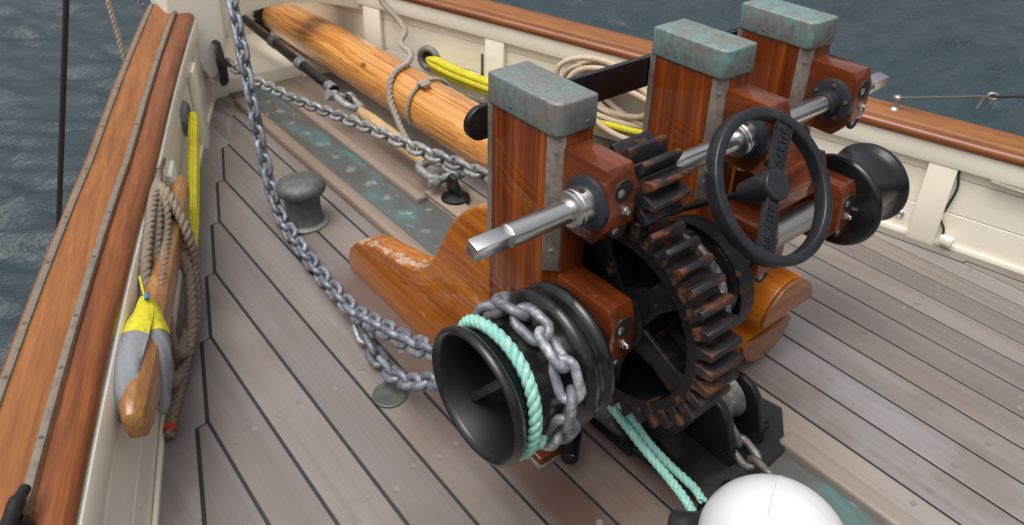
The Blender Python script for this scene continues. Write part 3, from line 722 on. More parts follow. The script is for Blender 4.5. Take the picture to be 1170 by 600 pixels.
# ------------------------------------------------------------------ bitts
def octo(y0, y1, z0, z1, c):
    return [(y0, z0), (y1+c*.9, z0), (y1, z0+c*1.2), (y1, z1-c*.9), (y1+c*.35, z1), (y0, z1)]
def bolt(p, ax, r, par, mat='brass', h=.008):
    part('bolt', MB().lathe([(0, r*1.1), (h*.35, r*1.1), (h*.4, r*.7), (h, r*.6), (h*1.2, 0)], p, ax, 8), mat, par, 30)
def bitt(x0, w, label, upper_z=(.652, .828), cap='verdigris', lower=True, plinth=True):
    t = thing('bitt_post', label, 'bitt', (x0+w/2, 1.06, 0), 'bitt posts carrying the windlass')
    x1 = x0+w; ya, yf, zt, c = .966, 1.172, .858, .030
    poly = [(x0+c, ya), (x1, ya), (x1, yf), (x0, yf), (x0, ya+c)]
    part('post', MB().prism([(x, y, -.03) for x, y in poly], (0, 0, zt+.03)), 'mahogany', t, 30, .003)
    # cast cap with rounded corners
    e = .004; rc = .024
    q = [(x0-e+rc-rc*math.cos(R(18*k)), ya-e+rc-rc*math.sin(R(18*k))) for k in range(6)][::-1] + [(x0-e, yf+e), (x1+e, yf+e), (x1+e, ya-e)]
    part('cap', MB().prism([(x, y, .851) for x, y in q], (0, 0, .069)), cap, t, 40, .0055, 3)
    part('cap_nail', MB().lathe([(0, .005), (.0015, .004), (.002, 0)], (x1-.022, ya-e, .868), (0, -1, 0), 10), 'bronze_dark', t, 40)
    part('cap_nail', MB().lathe([(0, .005), (.0015, .004), (.002, 0)], (x0-e, 1.10, .868), (-1, 0, 0), 10), 'bronze_dark', t, 40)
    nn = V((-1, -1, 0)).normalized()
    cx, cy = x0+c/2, ya+c/2
    st = part('corner_strip', MB().obox(V((cx, cy, .695))+nn*.0025, ((1, -1, 0), nn, (0, 0, 1)), (.0185, .003, .156)), 'bronze_strip', t, 30, .002)
    for z in (.815, .59): bolt(V((cx, cy, z))+nn*.005, nn, .006, st, 'verdigris', .003)
    st = part('corner_strip', MB().box((x0-.003, yf-.012, .53), (x0+.004, yf+.003, .85)), 'bronze_strip', t, 30)
    xb0, xb1 = x0+.020, x0+.088
    def blk(yc, zc, hz, yt):
        poly = octo(ya, yt, zc-hz, zc+hz, .042); b = part('bearing_block', MB().prism([(xb0, y, z) for y, z in poly], (xb1-xb0, 0, 0)), 'block', t, 30, .004)
        for z in (zc+hz*.46, zc-hz*.50):
            c_ = V(((xb0+xb1)/2, yt+(.0 if abs(z-zc) < hz*.48 else .006), z))
            part('bore', MB().lathe([(-.004, .0235), (.0010, .023), (.0012, .022), (.0008, 0)], c_, (0, -1, .0), 24), 'hole', b, 30)
            part('nut', MB().lathe([(-.004, .0085), (.0026, .0085), (.0040, .005), (.0042, 0)], c_+V((-.008, 0, -.002)), (0, -1, 0), 14), 'steel_dull', b, 30)
        bolt(V(((xb0+xb1)/2+.004, yt, zc-.002)), (0, -1, 0), .009, b, 'steel', .014)
        return b
    b = blk(.89, .742, .086, .836)
    b = blk(.86, .445, .088, .800)
    return t
bitt(.884, .096, 'left of three mahogany bitt posts, nearest the camera, grey green bronze cap')
bitt(1.366, .100, 'middle of three mahogany bitt posts, turquoise bronze cap, behind the handwheel', cap='verdigris_bright')
bitt(1.694, .096, 'right of three mahogany bitt posts, furthest from the camera, turquoise cap', cap='verdigris_bright')
# iron bar across the forward faces
mb = MB(); pts = []
for k in range(13): a = R(90)+math.pi*k/12; pts.append((.870+.038*math.cos(a), .805+.038*math.sin(a)))
pts += [(1.80, .767), (1.80, .843)]
mb.prism([(x, 1.178, z) for x, z in pts], (0, .016, 0))
tag(part('iron_bar', mb, 'black', None, 30, .002), 'black flat iron bar with rounded end bolted across the front of the bitts', 'iron bar')
# knee ahead of the left bitt
kq = [(1.93, -.022), (1.945, .03), (1.92, .085), (1.855, .138), (1.80, .158), (1.745, .172), (1.67, .188), (1.60, .205), (1.54, .222), (1.49, .248), (1.455, .285), (1.425, .33), (1.385, .40), (1.345, .465), (1.30, .52), (1.25, .56), (1.20, .582), (1.174, .586), (1.174, -.022)]
kn = thing('bitt_knee', 'curved varnished orange wooden knee bracing the left bitt, chipped on top', 'knee', (.93, 1.5, 0))
part('knee', MB().prism([(.896, y, z) for y, z in kq], (.084, 0, 0)), 'knee', kn, 40, .010, 3)
# plinth round the foot of the bitt
pl = thing('bitt_plinth', 'dark mahogany plinth at the foot of the left bitt under the drum', 'plinth', (.94, 1.05, 0))
part('plinth', MB().box((.874, .950, -.03), (1.01, 1.20, .016)), 'block', pl, 30, .004)
part('edging', MB().box((.868, .944, -.03), (1.016, 1.206, -.004)), 'bronze_strip', pl, 30, .002)

# ------------------------------------------------------------------ windlass
UY, UZ, LY, LZ = .890, .745, .860, .445
wl = thing('anchor_windlass', 'hand operated windlass with black drums, large rusty gear and steel shafts', 'windlass', (1.3, .86, 0))
sh = part('crank_shaft', MB().cyl((.712, UY, UZ), (1.868, UY, UZ), .0225, 32), 'steel', wl, 40)
for xa, xb in ((.634, .713), (1.867, 1.945)):
    part('square_end', MB().obox(((xa+xb)/2, UY, UZ), ((1, 0, 0), (0, 1, .25), (0, -.25, 1)), ((xb-xa)/2, .0152, .0152)), 'steel', sh, 30, .002)
for x, d in ((.904, -1), (1.386, -1), (1.714, -1)):
    part('washer', MB().lathe([(0, .02), (0, .054), (.010, .054), (.012, .050), (.012, .02)], (x, UY, UZ), (d, 0, 0), 36), 'washer', sh, 40)
    if x < 1.6:
        cl = part('shaft_collar', MB().lathe([(.0, .022), (.0, .037), (.024, .037), (.027, .034), (.027, .022)], (x-.013, UY, UZ), (d, 0, 0), 36), 'steel', sh, 40)
        cl2 = part('shaft_collar', MB().lathe([(.0285, .022), (.0285, .037), (.036, .037), (.039, .033), (.039, .022)], (x-.013, UY, UZ), (d, 0, 0), 36), 'steel', sh, 40)
        for a in (R(100), R(200), R(20)):
            part('socket_screw', MB().lathe([(0, .007), (.0012, .006), (.0012, 0)], V((x-.027, UY+.037*math.cos(a), UZ+.037*math.sin(a))), (0, math.cos(a), math.sin(a)), 10), 'hole', sh, 30)
    else:
        part('shaft_boss', MB().lathe([(.0, .030), (.030, .030), (.034, .0235)], (x-.012, UY, UZ), (d, 0, 0), 28), 'black_satin', sh, 40)
        for k in range(5):
            a = 2*math.pi*k/5+.4; part('stud', MB().lathe([(0, .005), (.004, .005), (.005, 0)], (x-.012, UY+.042*math.cos(a), UZ+.042*math.sin(a)), (-1, 0, 0), 6), 'brass', sh, 30)
# pinion
def tooth_mesh(name, r0, r1, w0, w1, x0, x1, mat):
    """one gear tooth about local X axis, pointing along +Z"""
    sec = [(-w0/2, r0), (-w0*.42, r0+(r1-r0)*.35), (-w1/2, r1-.004), (-w1*.3, r1), (w1*.3, r1), (w1/2, r1-.004), (w0*.42, r0+(r1-r0)*.35), (w0/2, r0)]
    return MB().prism([(x0, y, z) for y, z in sec], (x1-x0, 0, 0)).mesh(name, mat, 40, .0012, 1)
pn = part('pinion', MB().lathe([(.962, .023), (.962, .050), (.990, .052), (.992, .058), (1.092, .058), (1.094, .03), (1.12, .03), (1.12, .023)], (0, UY, UZ), (1, 0, 0), 36), 'pinion', wl, 40)
tm = tooth_mesh('tooth', .054, .088, .026, .014, .990, 1.094, 'pinion')
for k in range(12): put('tooth', tm, pn, Matrix.Translation((0, UY, UZ)) @ Matrix.Rotation(2*math.pi*(k+.15)/12, 4, 'X'))
# main gear
NTEETH = 35; GX0, GX1 = .988, 1.078
gr = part('gear_rim', MB().lathe([(GX0, .184), (GX0, .210), (GX1, .210), (GX1, .184), (GX0+.06, .192), (GX0+.024, .192), (GX0, .184)], (0, LY, LZ), (1, 0, 0), 68), 'gear', wl, 40)
tm = tooth_mesh('tooth', .204, .246, .0275, .0165, GX0-.001, GX1+.001, 'tooth')
for k in range(NTEETH): put('tooth', tm, gr, Matrix.Translation((0, LY, LZ)) @ Matrix.Rotation(2*math.pi*(k+.4)/NTEETH, 4, 'X'))
part('gear_hub', MB().lathe([(.968, .0), (.968, .052), (.985, .056), (.990, .066), (1.09, .066), (1.09, 0)], (0, LY, LZ), (1, 0, 0), 40), 'gear', wl, 40)
for k in range(5):
    a = R(120)+2*math.pi*k/5; d = V((0, -math.cos(a), math.sin(a))); s = V((1, 0, 0)).cross(d)
    c = V(((GX0+GX1)/2, LY, LZ))
    sp = MB(); rings = []
    for rr, w, h in ((.055, .036, .040), (.11, .026, .034), (.190, .032, .036)):
        o = c+d*rr; rings.append([o+s*w-V((h, 0, 0)), o+s*w*1.0-V((h-.012, 0, 0)), o+s*.010-V((h-.014, 0, 0)), o+s*.010+V((.03, 0, 0)), o-s*.010+V((.03, 0, 0)), o-s*.010-V((h-.014, 0, 0)), o-s*w-V((h-.012, 0, 0)), o-s*w-V((h, 0, 0))])
    part('gear_spoke', sp.loft(rings), 'gear', wl, 30, .003)
part('brake_web', MB().lathe([(1.082, .05), (1.082, .203), (1.092, .203), (1.092, .05)], (0, LY, LZ), (1, 0, 0), 48), 'gear', wl, 40)
ms = part('main_shaft', MB().cyl((.70, LY, LZ), (1.94, LY, LZ), .026, 32), 'steel_dull', wl, 40)
# port warping drum
pd = part('warping_drum', MB().lathe([(.622, .1195), (.613, .1235), (.610, .1295), (.613, .1355), (.622, .138), (.630, .135), (.637, .124), (.650, .1155), (.68, .113), (.72, .1125), (.748, .114), (.764, .119), (.774, .130), (.780, .1395), (.788, .1435), (.800, .1430), (.806, .1375), (.809, .132), (.820, .131), (.824, .136), (.831, .1415), (.840, .1405), (.845, .134), (.848, .120), (.850, .07), (.872, .058), (.902, .056), (.902, .026)], (0, LY, LZ), (1, 0, 0), 64), 'black', wl, 50)
dd = V((0, -.64, .77)).normalized()
part('cavity', MB().lathe([(.752, .02), (.752, .106), (.72, .108), (.68, .109), (.645, .1115), (.6215, .1197)], (0, LY, LZ), (1, 0, 0), 64), 'cavity', pd, 50)
part('cross_bar', MB().obox((.664, LY, LZ), (dd, V((1, 0, 0)).cross(dd), (1, 0, 0)), (.1115, .009, .007)), 'black_satin', pd, 30, .002)
# starboard drum
part('warping_drum', MB().lathe([(1.772, .026), (1.772, .06), (1.785, .09), (1.789, .118), (1.795, .1265), (1.803, .128), (1.811, .124), (1.820, .108), (1.835, .099), (1.86, .0955), (1.90, .0945), (1.925, .0965), (1.942, .102), (1.952, .111), (1.960, .114), (1.967, .112), (1.968, .10), (1.94, .07), (1.93, .026)], (0, LY, LZ), (1, 0, 0), 64), 'black', wl, 50)
# chain wheel between the bitts
wc = part('chain_wheel', MB().lathe([(1.098, .03), (1.098, .105), (1.104, .112), (1.118, .112), (1.13, .100), (1.145, .078), (1.175, .070), (1.205, .078), (1.225, .104), (1.235, .126), (1.246, .130), (1.256, .126), (1.258, .11), (1.262, .05), (1.386, .045), (1.386, .026)], (0, LY, LZ), (1, 0, 0), 56), 'black', wl, 50)
for k in range(7):
    a = 2*math.pi*k/7; part('whelp', MB().obox((1.168, LY+.082*math.cos(a), LZ+.082*math.sin(a)), ((1, 0, 0), (0, math.cos(a), math.sin(a)), (0, -math.sin(a), math.cos(a))), (.045, .010, .010)), 'black', wc, 30, .003)
part('shaft_sleeve', MB().lathe([(1.47, .034), (1.70, .034), (1.70, .02)], (0, LY, LZ), (1, 0, 0), 28), 'steel_dull', wl, 40)
# brake band bracket and bolt near the chain wheel
part('brake_band', MB().lathe([(1.215, .133), (1.26, .133), (1.26, .139), (1.215, .139), (1.215, .133)], (0, LY, LZ), (1, 0, 0), 56), 'gear', wl, 40)

# lower carved timber beam tying posts (behind the handwheel)
cb = thing('cross_timber', 'varnished mahogany cross timber low between the middle and right bitts', 'timber', (1.55, .93, .5))
part('timber', MB().prism([(1.47, .84, .53), (1.47, .965, .50), (1.47, .965, .60), (1.47, .87, .62)], (.235, 0, 0)), 'block', cb, 30, .006)

# ------------------------------------------------------------------ handwheel
HN = V((-.033, -.80, .599)).normalized(); HC = V((1.273, .736, .726))
hu = V((0, 0, 1)); ha = HN.cross(hu).normalized(); hb = ha.cross(HN); ha = -ha if ha.x > 0 else ha
ha = hb.cross(HN)          # right-handed: ha x hb = HN
hw = thing('brake_handwheel', 'black iron handwheel with raised lettering on its two spokes, in front of the middle bitt', 'handwheel', HC)
def wp(a, r, n): return HC+(ha*math.cos(a)+hb*math.sin(a))*r+HN*n
sec = [(.1405, .001), (.142, .0045), (.1445, .0055), (.159, .0055), (.1615, .0045), (.163, .001), (.164, -.024), (.1615, -.028), (.1445, -.028), (.1415, -.024)]
part('rim', MB().loft([[wp(2*math.pi*k/72, r, n) for r, n in sec] for k in range(72)], True, False, True), 'black_satin', hw, 50)
part('hub', MB().lathe([(-.085, .012), (-.085, .024), (-.045, .030), (-.008, .0335), (.006, .0335), (.009, .031), (.009, 0)], HC, HN, 40), 'black_satin', hw, 40)
SPK = R(51)
def spoke(an):
    d = ha*math.cos(an)+hb*math.sin(an); s = HN.cross(d); rings = []
    for r, w in ((.028, .0145), (.08, .018), (.142, .0235)):
        o = HC+d*r
        rings.append([o+s*w+HN*.001, o+s*w-HN*.006, o+s*.006-HN*.008, o+s*.006-HN*.024, o-s*.006-HN*.024, o-s*.006-HN*.008, o-s*w-HN*.006, o-s*w+HN*.001])
    p = part('spoke', MB().loft(rings), 'black_satin', hw, 30, .0015, 2)
    for sd_ in (-1, 1):
        part('spoke_edge', MB().loft([[HC+d*r+s*sd_*w+HN*.000, HC+d*r+s*sd_*w+HN*.0035, HC+d*r+s*sd_*(w-.003)+HN*.0035, HC+d*r+s*sd_*(w-.003)+HN*.000] for r, w in ((.034, .0148), (.08, .018), (.140, .0232))]), 'black_satin', p, 30)
    return p, d, s
def lettering(txt, origin, xd, yd, size, par, length):
    cu = bpy.data.curves.new('lettering', 'FONT'); cu.body = txt; cu.size = size; cu.extrude = .0016; cu.align_x = 'CENTER'; cu.align_y = 'CENTER'; cu.space_character = 1.05; cu.offset = .0006
    ob = bpy.data.objects.new('lettering_tmp', cu); col.objects.link(ob); bpy.context.view_layer.update()
    me = bpy.data.meshes.new_from_object(ob.evaluated_get(bpy.context.evaluated_depsgraph_get())); bpy.data.objects.remove(ob)
    xs_ = [v.co.x for v in me.vertices]; k = length/(max(xs_)-min(xs_))
    W = Matrix.Identity(4); zd_ = xd.cross(yd)
    for r in range(3): W[r][0] = xd[r]*k; W[r][1] = yd[r]; W[r][2] = zd_[r]; W[r][3] = origin[r]
    me.materials.clear(); me.materials.append(M['black_satin']); put('lettering', me, par, W)
p, d, s = spoke(SPK); lettering('GARTER', HC+d*.088+HN*.0024, d, HN.cross(d), .026, p, .092)
p, d, s = spoke(SPK+math.pi); lettering('SIMASER', HC+d*.088+HN*.0024, -d, HN.cross(-d), .026, p, .094)
rod = part('brake_rod', MB().cyl(HC-HN*.06, HC-HN*.42, .0085, 16), 'black_worn', hw, 40)
part('rod_nut', MB().cyl(HC-HN*.30, HC-HN*.36, .013, 6), 'black_worn', rod, 30)

# ------------------------------------------------------------------ chain stopper, aft of the gear
cs = thing('chain_stopper', 'worn black iron chain stopper with two upright cheeks bolted to the deck', 'chain stopper', (1.22, .72, 0))
part('base_plate', MB().prism([(1.09, .60, .008), (1.36, .615, .008), (1.47, .70, .006), (1.44, .86, .006), (1.06, .90, .006)], (0, 0, .016)), 'black_worn', cs, 30, .004)
def cheek(x, w, name='cheek'):
    poly = [(.88, .02), (.66, .02), (.668, .075), (.69, .145), (.715, .172), (.745, .180), (.775, .172), (.80, .15), (.85, .06)]
    return part(name, MB().prism([(x, y, z) for y, z in poly], (w, 0, 0)), 'black_worn', cs, 30, .006, 3)
cheek(1.205, .026); cheek(1.318, .022)
part('roller', MB().lathe([(1.235, .02), (1.235, .062), (1.26, .048), (1.29, .048), (1.314, .062), (1.314, .02)], (0, .775, .105), (1, 0, 0), 32), 'chain_dull', cs, 40)
for x, y in ((1.385, .70), (1.42, .80), (1.16, .625), (1.07, .62)):
    part('bolt', MB().lathe([(0, .02), (.004, .02), (.005, .013), (.016, .012), (.018, .006), (.018, 0)], (x, y, .023), (0, 0, 1), 6), 'black_worn', cs, 30)
part('pawl', MB().prism([(1.10, .95, .03), (1.10, .84, .03), (1.10, .76, .10), (1.10, .70, .22), (1.10, .725, .235), (1.10, .80, .15), (1.10, .93, .12)], (.05, 0, 0)), 'black', cs, 30, .006)
part('bed_plate', MB().box((1.06, .84, -.02), (1.36, 1.22, .026)), 'black', cs, 30, .004)
lv = thing('pawl_lever', 'short black iron lever pointing down to the deck under the left drum', 'lever', (.97, .82, 0))
part('lever', MB().tube([(1.03, 1.02, .06), (.985, .965, .048), (.95, .93, .036), (.918, .90, .030)], [.024, .024, .022, .022], 6), 'black', lv, 20, .003)

# ------------------------------------------------------------------ chains
big = link_mesh(.088, .056, .0185, 'galv'); bigw = link_mesh(.098, .060, .0200, 'galv_worn'); mid = link_mesh(.082, .052, .0165, 'galv_light'); dull = link_mesh(.092, .060, .019, 'chain_dull')
c1 = thing('anchor_chain', 'blue grey galvanised chain hanging from above and curving along the deck to the left drum', 'chain', (.84, 2.4, 0))
J = V((.765, 1.64, .060))
main = spline([(1.01, 2.93, 1.05), (.95, 2.80, .78), (.925, 2.735, .672), (.90, 2.645, .568), (.878, 2.565, .457), (.86, 2.50, .338), (.85, 2.455, .215), (.844, 2.41, .110), (.838, 2.36, .042), (.825, 2.26, .018), (.806, 2.08, .014), (.788, 1.88, .022), (.772, 1.70, .045), J], 8)
chain(c1, big, main, .0505)
chain(c1, big, spline([J, (.750, 1.47, .135), (.735, 1.31, .205), (.727, 1.17, .275), (.728, 1.04, .365), (.735, .975, .43)], 8), .0505, R(40))
lowp = [J+V((.0, -.02, -.022)), (.757, 1.575, .012), (.748, 1.50, .010), (.742, 1.42, .016), (.735, 1.31, .070), (.725, 1.18, .175), (.728, 1.05, .285), (.735, .97, .36)]
chain(c1, big, spline(lowp, 8), .0505, R(10))
c2 = thing('drum_chain', 'chunky galvanised chain wrapped round the left drum beside turquoise rope', 'chain', (.735, .86, .33))
arc = [V((.733+.005*math.sin(3*a), LY+.1345*math.cos(a), LZ+.1345*math.sin(a))) for a in (R(8+262*(1-k/60)) for k in range(61))]
chain(c2, bigw, arc, .0590, R(45), (1, 0, 0), .18)
c3 = thing('anchor_chain', 'pale weathered chain led from the hawse hole aft above the copper channel', 'chain', (1.1, 2.6, .2))
chain(c3, mid, spline([(1.00, 3.46, .19), (1.07, 3.404, .205), (1.085, 3.2, .203), (1.10, 3.02, .214), (1.11, 2.714, .248), (1.12, 2.431, .294), (1.13, 2.127, .341), (1.15, 1.886, .363), (1.16, 1.707, .392), (1.168, 1.50, .425), (1.17, 1.2, .50), (1.17, .96, .548)], 6), .0490, R(20))
c4 = thing('anchor_chain', 'dull grey chain links over the chain wheel behind the large gear', 'chain', (1.17, .86, .5))
arc = [V((1.165, LY+.122*math.cos(a), LZ+.122*math.sin(a))) for a in (R(20+190*k/40) for k in range(41))]
chain(c4, dull, arc, .055, R(90), (1, 0, 0), .05)
c5 = thing('anchor_chain', 'short run of dull chain lying by the chain stopper next to the white fender', 'chain', (1.26, .66, 0))
chain(c5, dull, spline([(1.27, .78, .12), (1.263, .715, .065), (1.258, .66, .036), (1.25, .58, .027), (1.235, .46, .026)], 6), .055, R(15))

# ------------------------------------------------------------------ turquoise rope on the drum and its tail
gp = []
for k in range(170):
    a = R(250)-2*math.pi*1.12*k/169; u = k/169
    x = .653+.034*u+.003*math.sin(3*a+1); rr = .1275-.002*u+.0015*math.sin(2*a); gp.append(V((x, LY+rr*math.cos(a), LZ+rr*math.sin(a))))
tr = thing('turquoise_rope', 'turquoise three strand rope turned round the left drum, its tail tied to the white fender', 'rope', (.69, .86, .33))
part('turns', rope_mb(gp, .0128, .056, 3), 'green', tr, 60)
tail1 = [V((.80, .92, .33)), V((.90, .90, .26)), V((.985, .875, .20)), V((1.01, .835, .155)), V((1.02, .77, .115)), V((1.02, .70, .095)), V((1.005, .635, .095)), V((.985, .59, .10))]
part('tail', rope_mb(spline(tail1, 8), .0105, .046), 'green', tr, 60)
tail2 = [p+o for p, o in zip(tail1, (V((.01, .0, .0)), V((.01, -.01, .01)), V((.012, -.012, .012)), V((.018, .0, .01)), V((.022, .008, 0)), V((.03, .012, -.005)), V((.045, .012, -.01)), V((.05, .02, -.01))))]
part('tail', rope_mb(spline(tail2, 8), .0100, .046), 'green', tr, 60)

# fender
fd = thing('fender', 'large white vinyl fender with black end on the deck in front of the windlass', 'fender', (1.08, .42, 0))
FC = V((1.020, .434, .137)); fa = (V((.945, .592, .105))-FC).normalized()
prof = []
for k in range(0, 41):
    t_ = math.pi*k/40; prof.append((-.141*math.cos(t_)*1.03, .138*math.sin(t_)))
part('body', MB().lathe(prof, FC, fa, 48), 'white_plastic', fd, 60)
part('moulded_seam', MB().lathe([(-.002, .137), (0, .1394), (.002, .137)], FC, fa, 64), 'white_plastic', fd, 60)
part('eye', MB().lathe([(.128, .05), (.138, .046), (.148, .034), (.170, .028), (.195, .026), (.203, .018), (.204, 0)], FC, fa, 24), 'black_rubber', fd, 50)

# ------------------------------------------------------------------ small deck fittings
bl = thing('mooring_bollard', 'dark bronze mushroom topped bollard with green foot flange on port foredeck', 'bollard', (.905, 2.28, deck_z(.9)))
part('flange', MB().lathe([(0, .085), (.008, .085), (.013, .078), (.014, .05)], (.905, 2.28, deck_z(.9)), (0, 0, 1), 36), 'verdigris', bl, 40)
part('barrel', MB().lathe([(.01, .072), (.02, .064), (.06, .060), (.11, .062), (.135, .066)], (.905, 2.28, deck_z(.9)), (0, 0, 1), 36), 'bronze_dark', bl, 40)
part('head', MB().lathe([(.122, .062), (.124, .077), (.131, .083), (.145, .084), (.159, .079), (.169, .062), (.174, .035), (.175, .012), (.177, .008), (.177, 0)], (.905, 2.28, deck_z(.9)), (0, 0, 1), 40), 'bronze_dark', bl, 60)
dp = thing('deck_plate', 'flat round green bronze deck plate under the chain near the left drum', 'deck plate', (.718, 1.38, deck_z(.72)))
part('rim', MB().lathe([(0, .048), (.004, .048), (.006, .045), (.0045, .040), (.0045, 0)], (.718, 1.38, deck_z(.72)), (0, 0, 1), 32), 'bronze_dark', dp, 40)
for a in (200, 320, 80): bolt(V((.718+.034*math.cos(R(a)), 1.38+.034*math.sin(R(a)), deck_z(.72)+.0045)), (0, 0, 1), .004, dp, 'bronze_dark', .002)
# pad eye with stay fitting
pe = thing('pad_eye', 'black iron pad eye bolted to a teak block beside the bowsprit', 'pad eye', (1.40, 2.05, 0))
part('block', MB().box((1.325, 1.94, .010), (1.40, 2.16, .026)), 'batten', pe, 30, .005)
part('base', MB().lathe([(0, .055), (.010, .052), (.018, .03), (.02, 0)], (1.392, 2.05, .024), (0, 0, 1), 28), 'black', pe, 50)
part('lug', MB().prism([(1.384, 2.015, .03), (1.384, 2.09, .03), (1.384, 2.105, .085), (1.384, 2.08, .115), (1.384, 2.05, .105), (1.384, 2.03, .07)], (.02, 0, 0)), 'black', pe, 30, .004)
st = thing('bobstay_tackle', 'black stay with taped joints, galvanised shackles and ochre wrapped end leading to the bow', 'stay', (1.38, 2.3, 0))
SA, SB = V((1.392, 2.10, .075)), V((1.325, 3.95, .262))
def sp(t): return SA.lerp(SB, t)
part('rod', MB().tube([sp(.44), sp(.6), sp(1.0)], .0225, 14), 'black', st, 40)
for t_ in (.455, .60, .745): part('tape', MB().tube([sp(t_-.012), sp(t_+.014)], .0265, 12), 'galv', st, 40)
part('wrapped_end', MB().tube([sp(.075), sp(.12), sp(.2), sp(.28), sp(.325)], [.024, .029, .031, .027, .020], 14), 'ochre', st, 50)
def shackle(c, d, up_, s, mat):
    d = d.normalized(); u = V(up_); sd_ = d.cross(u).normalized(); u = sd_.cross(d); mb = MB()
    pts = [c+d*(-.04*s)+sd_*.024*s]
    for k in range(9): a = -math.pi/2+math.pi*k/8; pts.append(c+d*(.012*s+.030*s*math.cos(a))-sd_*.028*s*math.sin(a))
    pts.append(c+d*(-.04*s)-sd_*.024*s); mb.tube(pts, .0105*s, 10)
    mb.cyl(c-d*.04*s-sd_*.044*s, c-d*.04*s+sd_*.044*s, .0095*s, 12)
    for q in (-1, 1): mb.ball(c-d*.04*s+sd_*.026*s*q, .0165*s, 10)
    mb.cyl(c-d*.04*s+sd_*.040*s, c-d*.04*s+sd_*.050*s, .016*s, 6)
    return mb
dv = SB-SA
part('shackle', shackle(sp(.045), dv, (0, 0, 1), 1.6, 'galv'), 'galv_light', st, 50)
part('shackle', shackle(sp(.375), -dv, (.4, 0, 1), 1.5, 'galv'), 'galv_light', st, 50)
part('thimble', MB().tube([sp(.40)+V((.02*math.cos(a), 0, 0))+dv.normalized()*.045*math.sin(a) for a in (2*math.pi*k/16 for k in range(16))], .011, 8, True, 1, True), 'black', st, 50)
part('turnbuckle', MB().cyl(sp(.03)+V((0, 0, -.04)), sp(.03)+V((0, 0, .045)), .014, 12), 'galv_light', st, 40)

# ------------------------------------------------------------------ port kevel, coiled rope and chafing strop
kv = thing('kevel_cleat', 'long varnished wooden kevel cleat along the port bulwark holding the coiled rope', 'cleat', PP(1.85, -.05, .24))
rings = []
for y, w, h, dz in ((1.395, .010, .020, -.01), (1.402, .020, .034, -.006), (1.43, .027, .042, 0), (1.50, .031, .045, 0), (1.7, .032, .044, 0), (2.0, .031, .042, 0), (2.25, .028, .038, 0), (2.33, .024, .030, .002), (2.365, .015, .020, .004), (2.372, .006, .01, .004)):
    zc = .238+.006*(y-1.3)+dz; q = []
    for o, z in ((-1, -.8), (-.8, -1), (.8, -1), (1, -.8), (1, .55), (.35, 1), (-.35, 1), (-1, .55)): q.append(PP(y, -.052+o*w, zc+z*h))
    rings.append(q)
part('bar', MB().loft(rings), 'kevel', kv, 40, .003)
for y in (1.62, 2.1): part('chock', MB().obox(PP(y, -.012, .20), ((.4, 1, 0), (1, -.4, 0), (0, 0, 1)), (.06, .02, .03)), 'kevel', kv, 30, .004)
rp = thing('coiled_rope', 'brown three strand rope coiled and hung over the port kevel cleat', 'rope', PP(1.95, -.08, .1))
turns = (
 [(.502, 2.369, .326), (.47, 2.29, .335), (.446, 2.214, .338), (.405, 2.11, .345), (.346, 1.976, .320), (.30, 1.863, .295), (.275, 1.801, .262), (.25, 1.74, .20), (.262, 1.74, .13)],
 [(.43, 2.20, .30), (.441, 2.185, .345), (.40, 2.069, .322), (.344, 1.934, .280), (.305, 1.84, .246), (.285, 1.79, .17), (.30, 1.80, .09)],
 [(.42, 2.19, .29), (.436, 2.165, .345), (.43, 2.10, .325), (.402, 2.027, .285), (.345, 1.885, .270), (.298, 1.77, .262), (.262, 1.70, .21), (.255, 1.70, .14), (.28, 1.75, .07)],
 [(.425, 2.20, .30), (.440, 2.15, .348), (.450, 2.084, .315), (.456, 2.03, .243), (.455, 2.03, .120), (.44, 2.01, .035), (.392, 1.93, .005), (.33, 1.80, .035), (.298, 1.745, .100), (.30, 1.75, .18), (.32, 1.83, .23)],
 [(.435, 2.12, .32), (.462, 2.07, .255), (.452, 2.035, .150), (.425, 1.985, .045), (.370, 1.882, .0), (.302, 1.756, .015), (.266, 1.688, .05), (.263, 1.682, .115), (.285, 1.76, .17)],
 [(.41, 2.02, .23), (.425, 2.00, .13), (.40, 1.95, .05), (.345, 1.84, .04), (.30, 1.76, .07), (.29, 1.74, .14)])
for q in turns: part('turn', rope_mb(spline(q, 7), .0150, .066), 'hemp', rp, 60)
tl = [(.44, 2.08, .27), (.430, 2.01, .14), (.375, 1.87, .05), (.315, 1.78, .0), (.262, 1.70, -.03), (.232, 1.655, -.047), (.218, 1.62, -.050)]
part('tail', rope_mb(spline(tl, 7), .0145, .066), 'hemp', rp, 60)
part('whipping', MB().tube([V((.228, 1.646, -.0475)), V((.222, 1.631, -.0490))], .0165, 12), 'red', rp, 40)
sr = thing('chafing_strop', 'yellow strop with grey canvas chafing sleeves looped over the end of the kevel', 'strop', PP(1.5, -.05, .25))
def leg(pts, rad, mat, nm, flat=.55, roll=0):
    b = spline(pts, 6); r_ = np.interp(np.linspace(0, 1, len(b)), np.linspace(0, 1, len(rad)), rad)
    part(nm, MB().tube(b, [float(x) for x in r_], 16, flat=flat, roll=roll), mat, sr, 60)
L1 = [(.258, 1.715, .312), (.246, 1.69, .300), (.226, 1.655, .300), (.200, 1.612, .298)]
L2 = [(.262, 1.712, .310), (.262, 1.69, .295), (.257, 1.660, .284), (.252, 1.620, .272)]
G1 = [(.205, 1.622, .296), (.190, 1.595, .297), (.155, 1.525, .292), (.132, 1.465, .272), (.124, 1.445, .24), (.128, 1.44, .21)]
G2 = [(.252, 1.628, .272), (.250, 1.61, .266), (.243, 1.575, .242), (.216, 1.525, .185), (.205, 1.505, .165), (.19, 1.50, .16)]
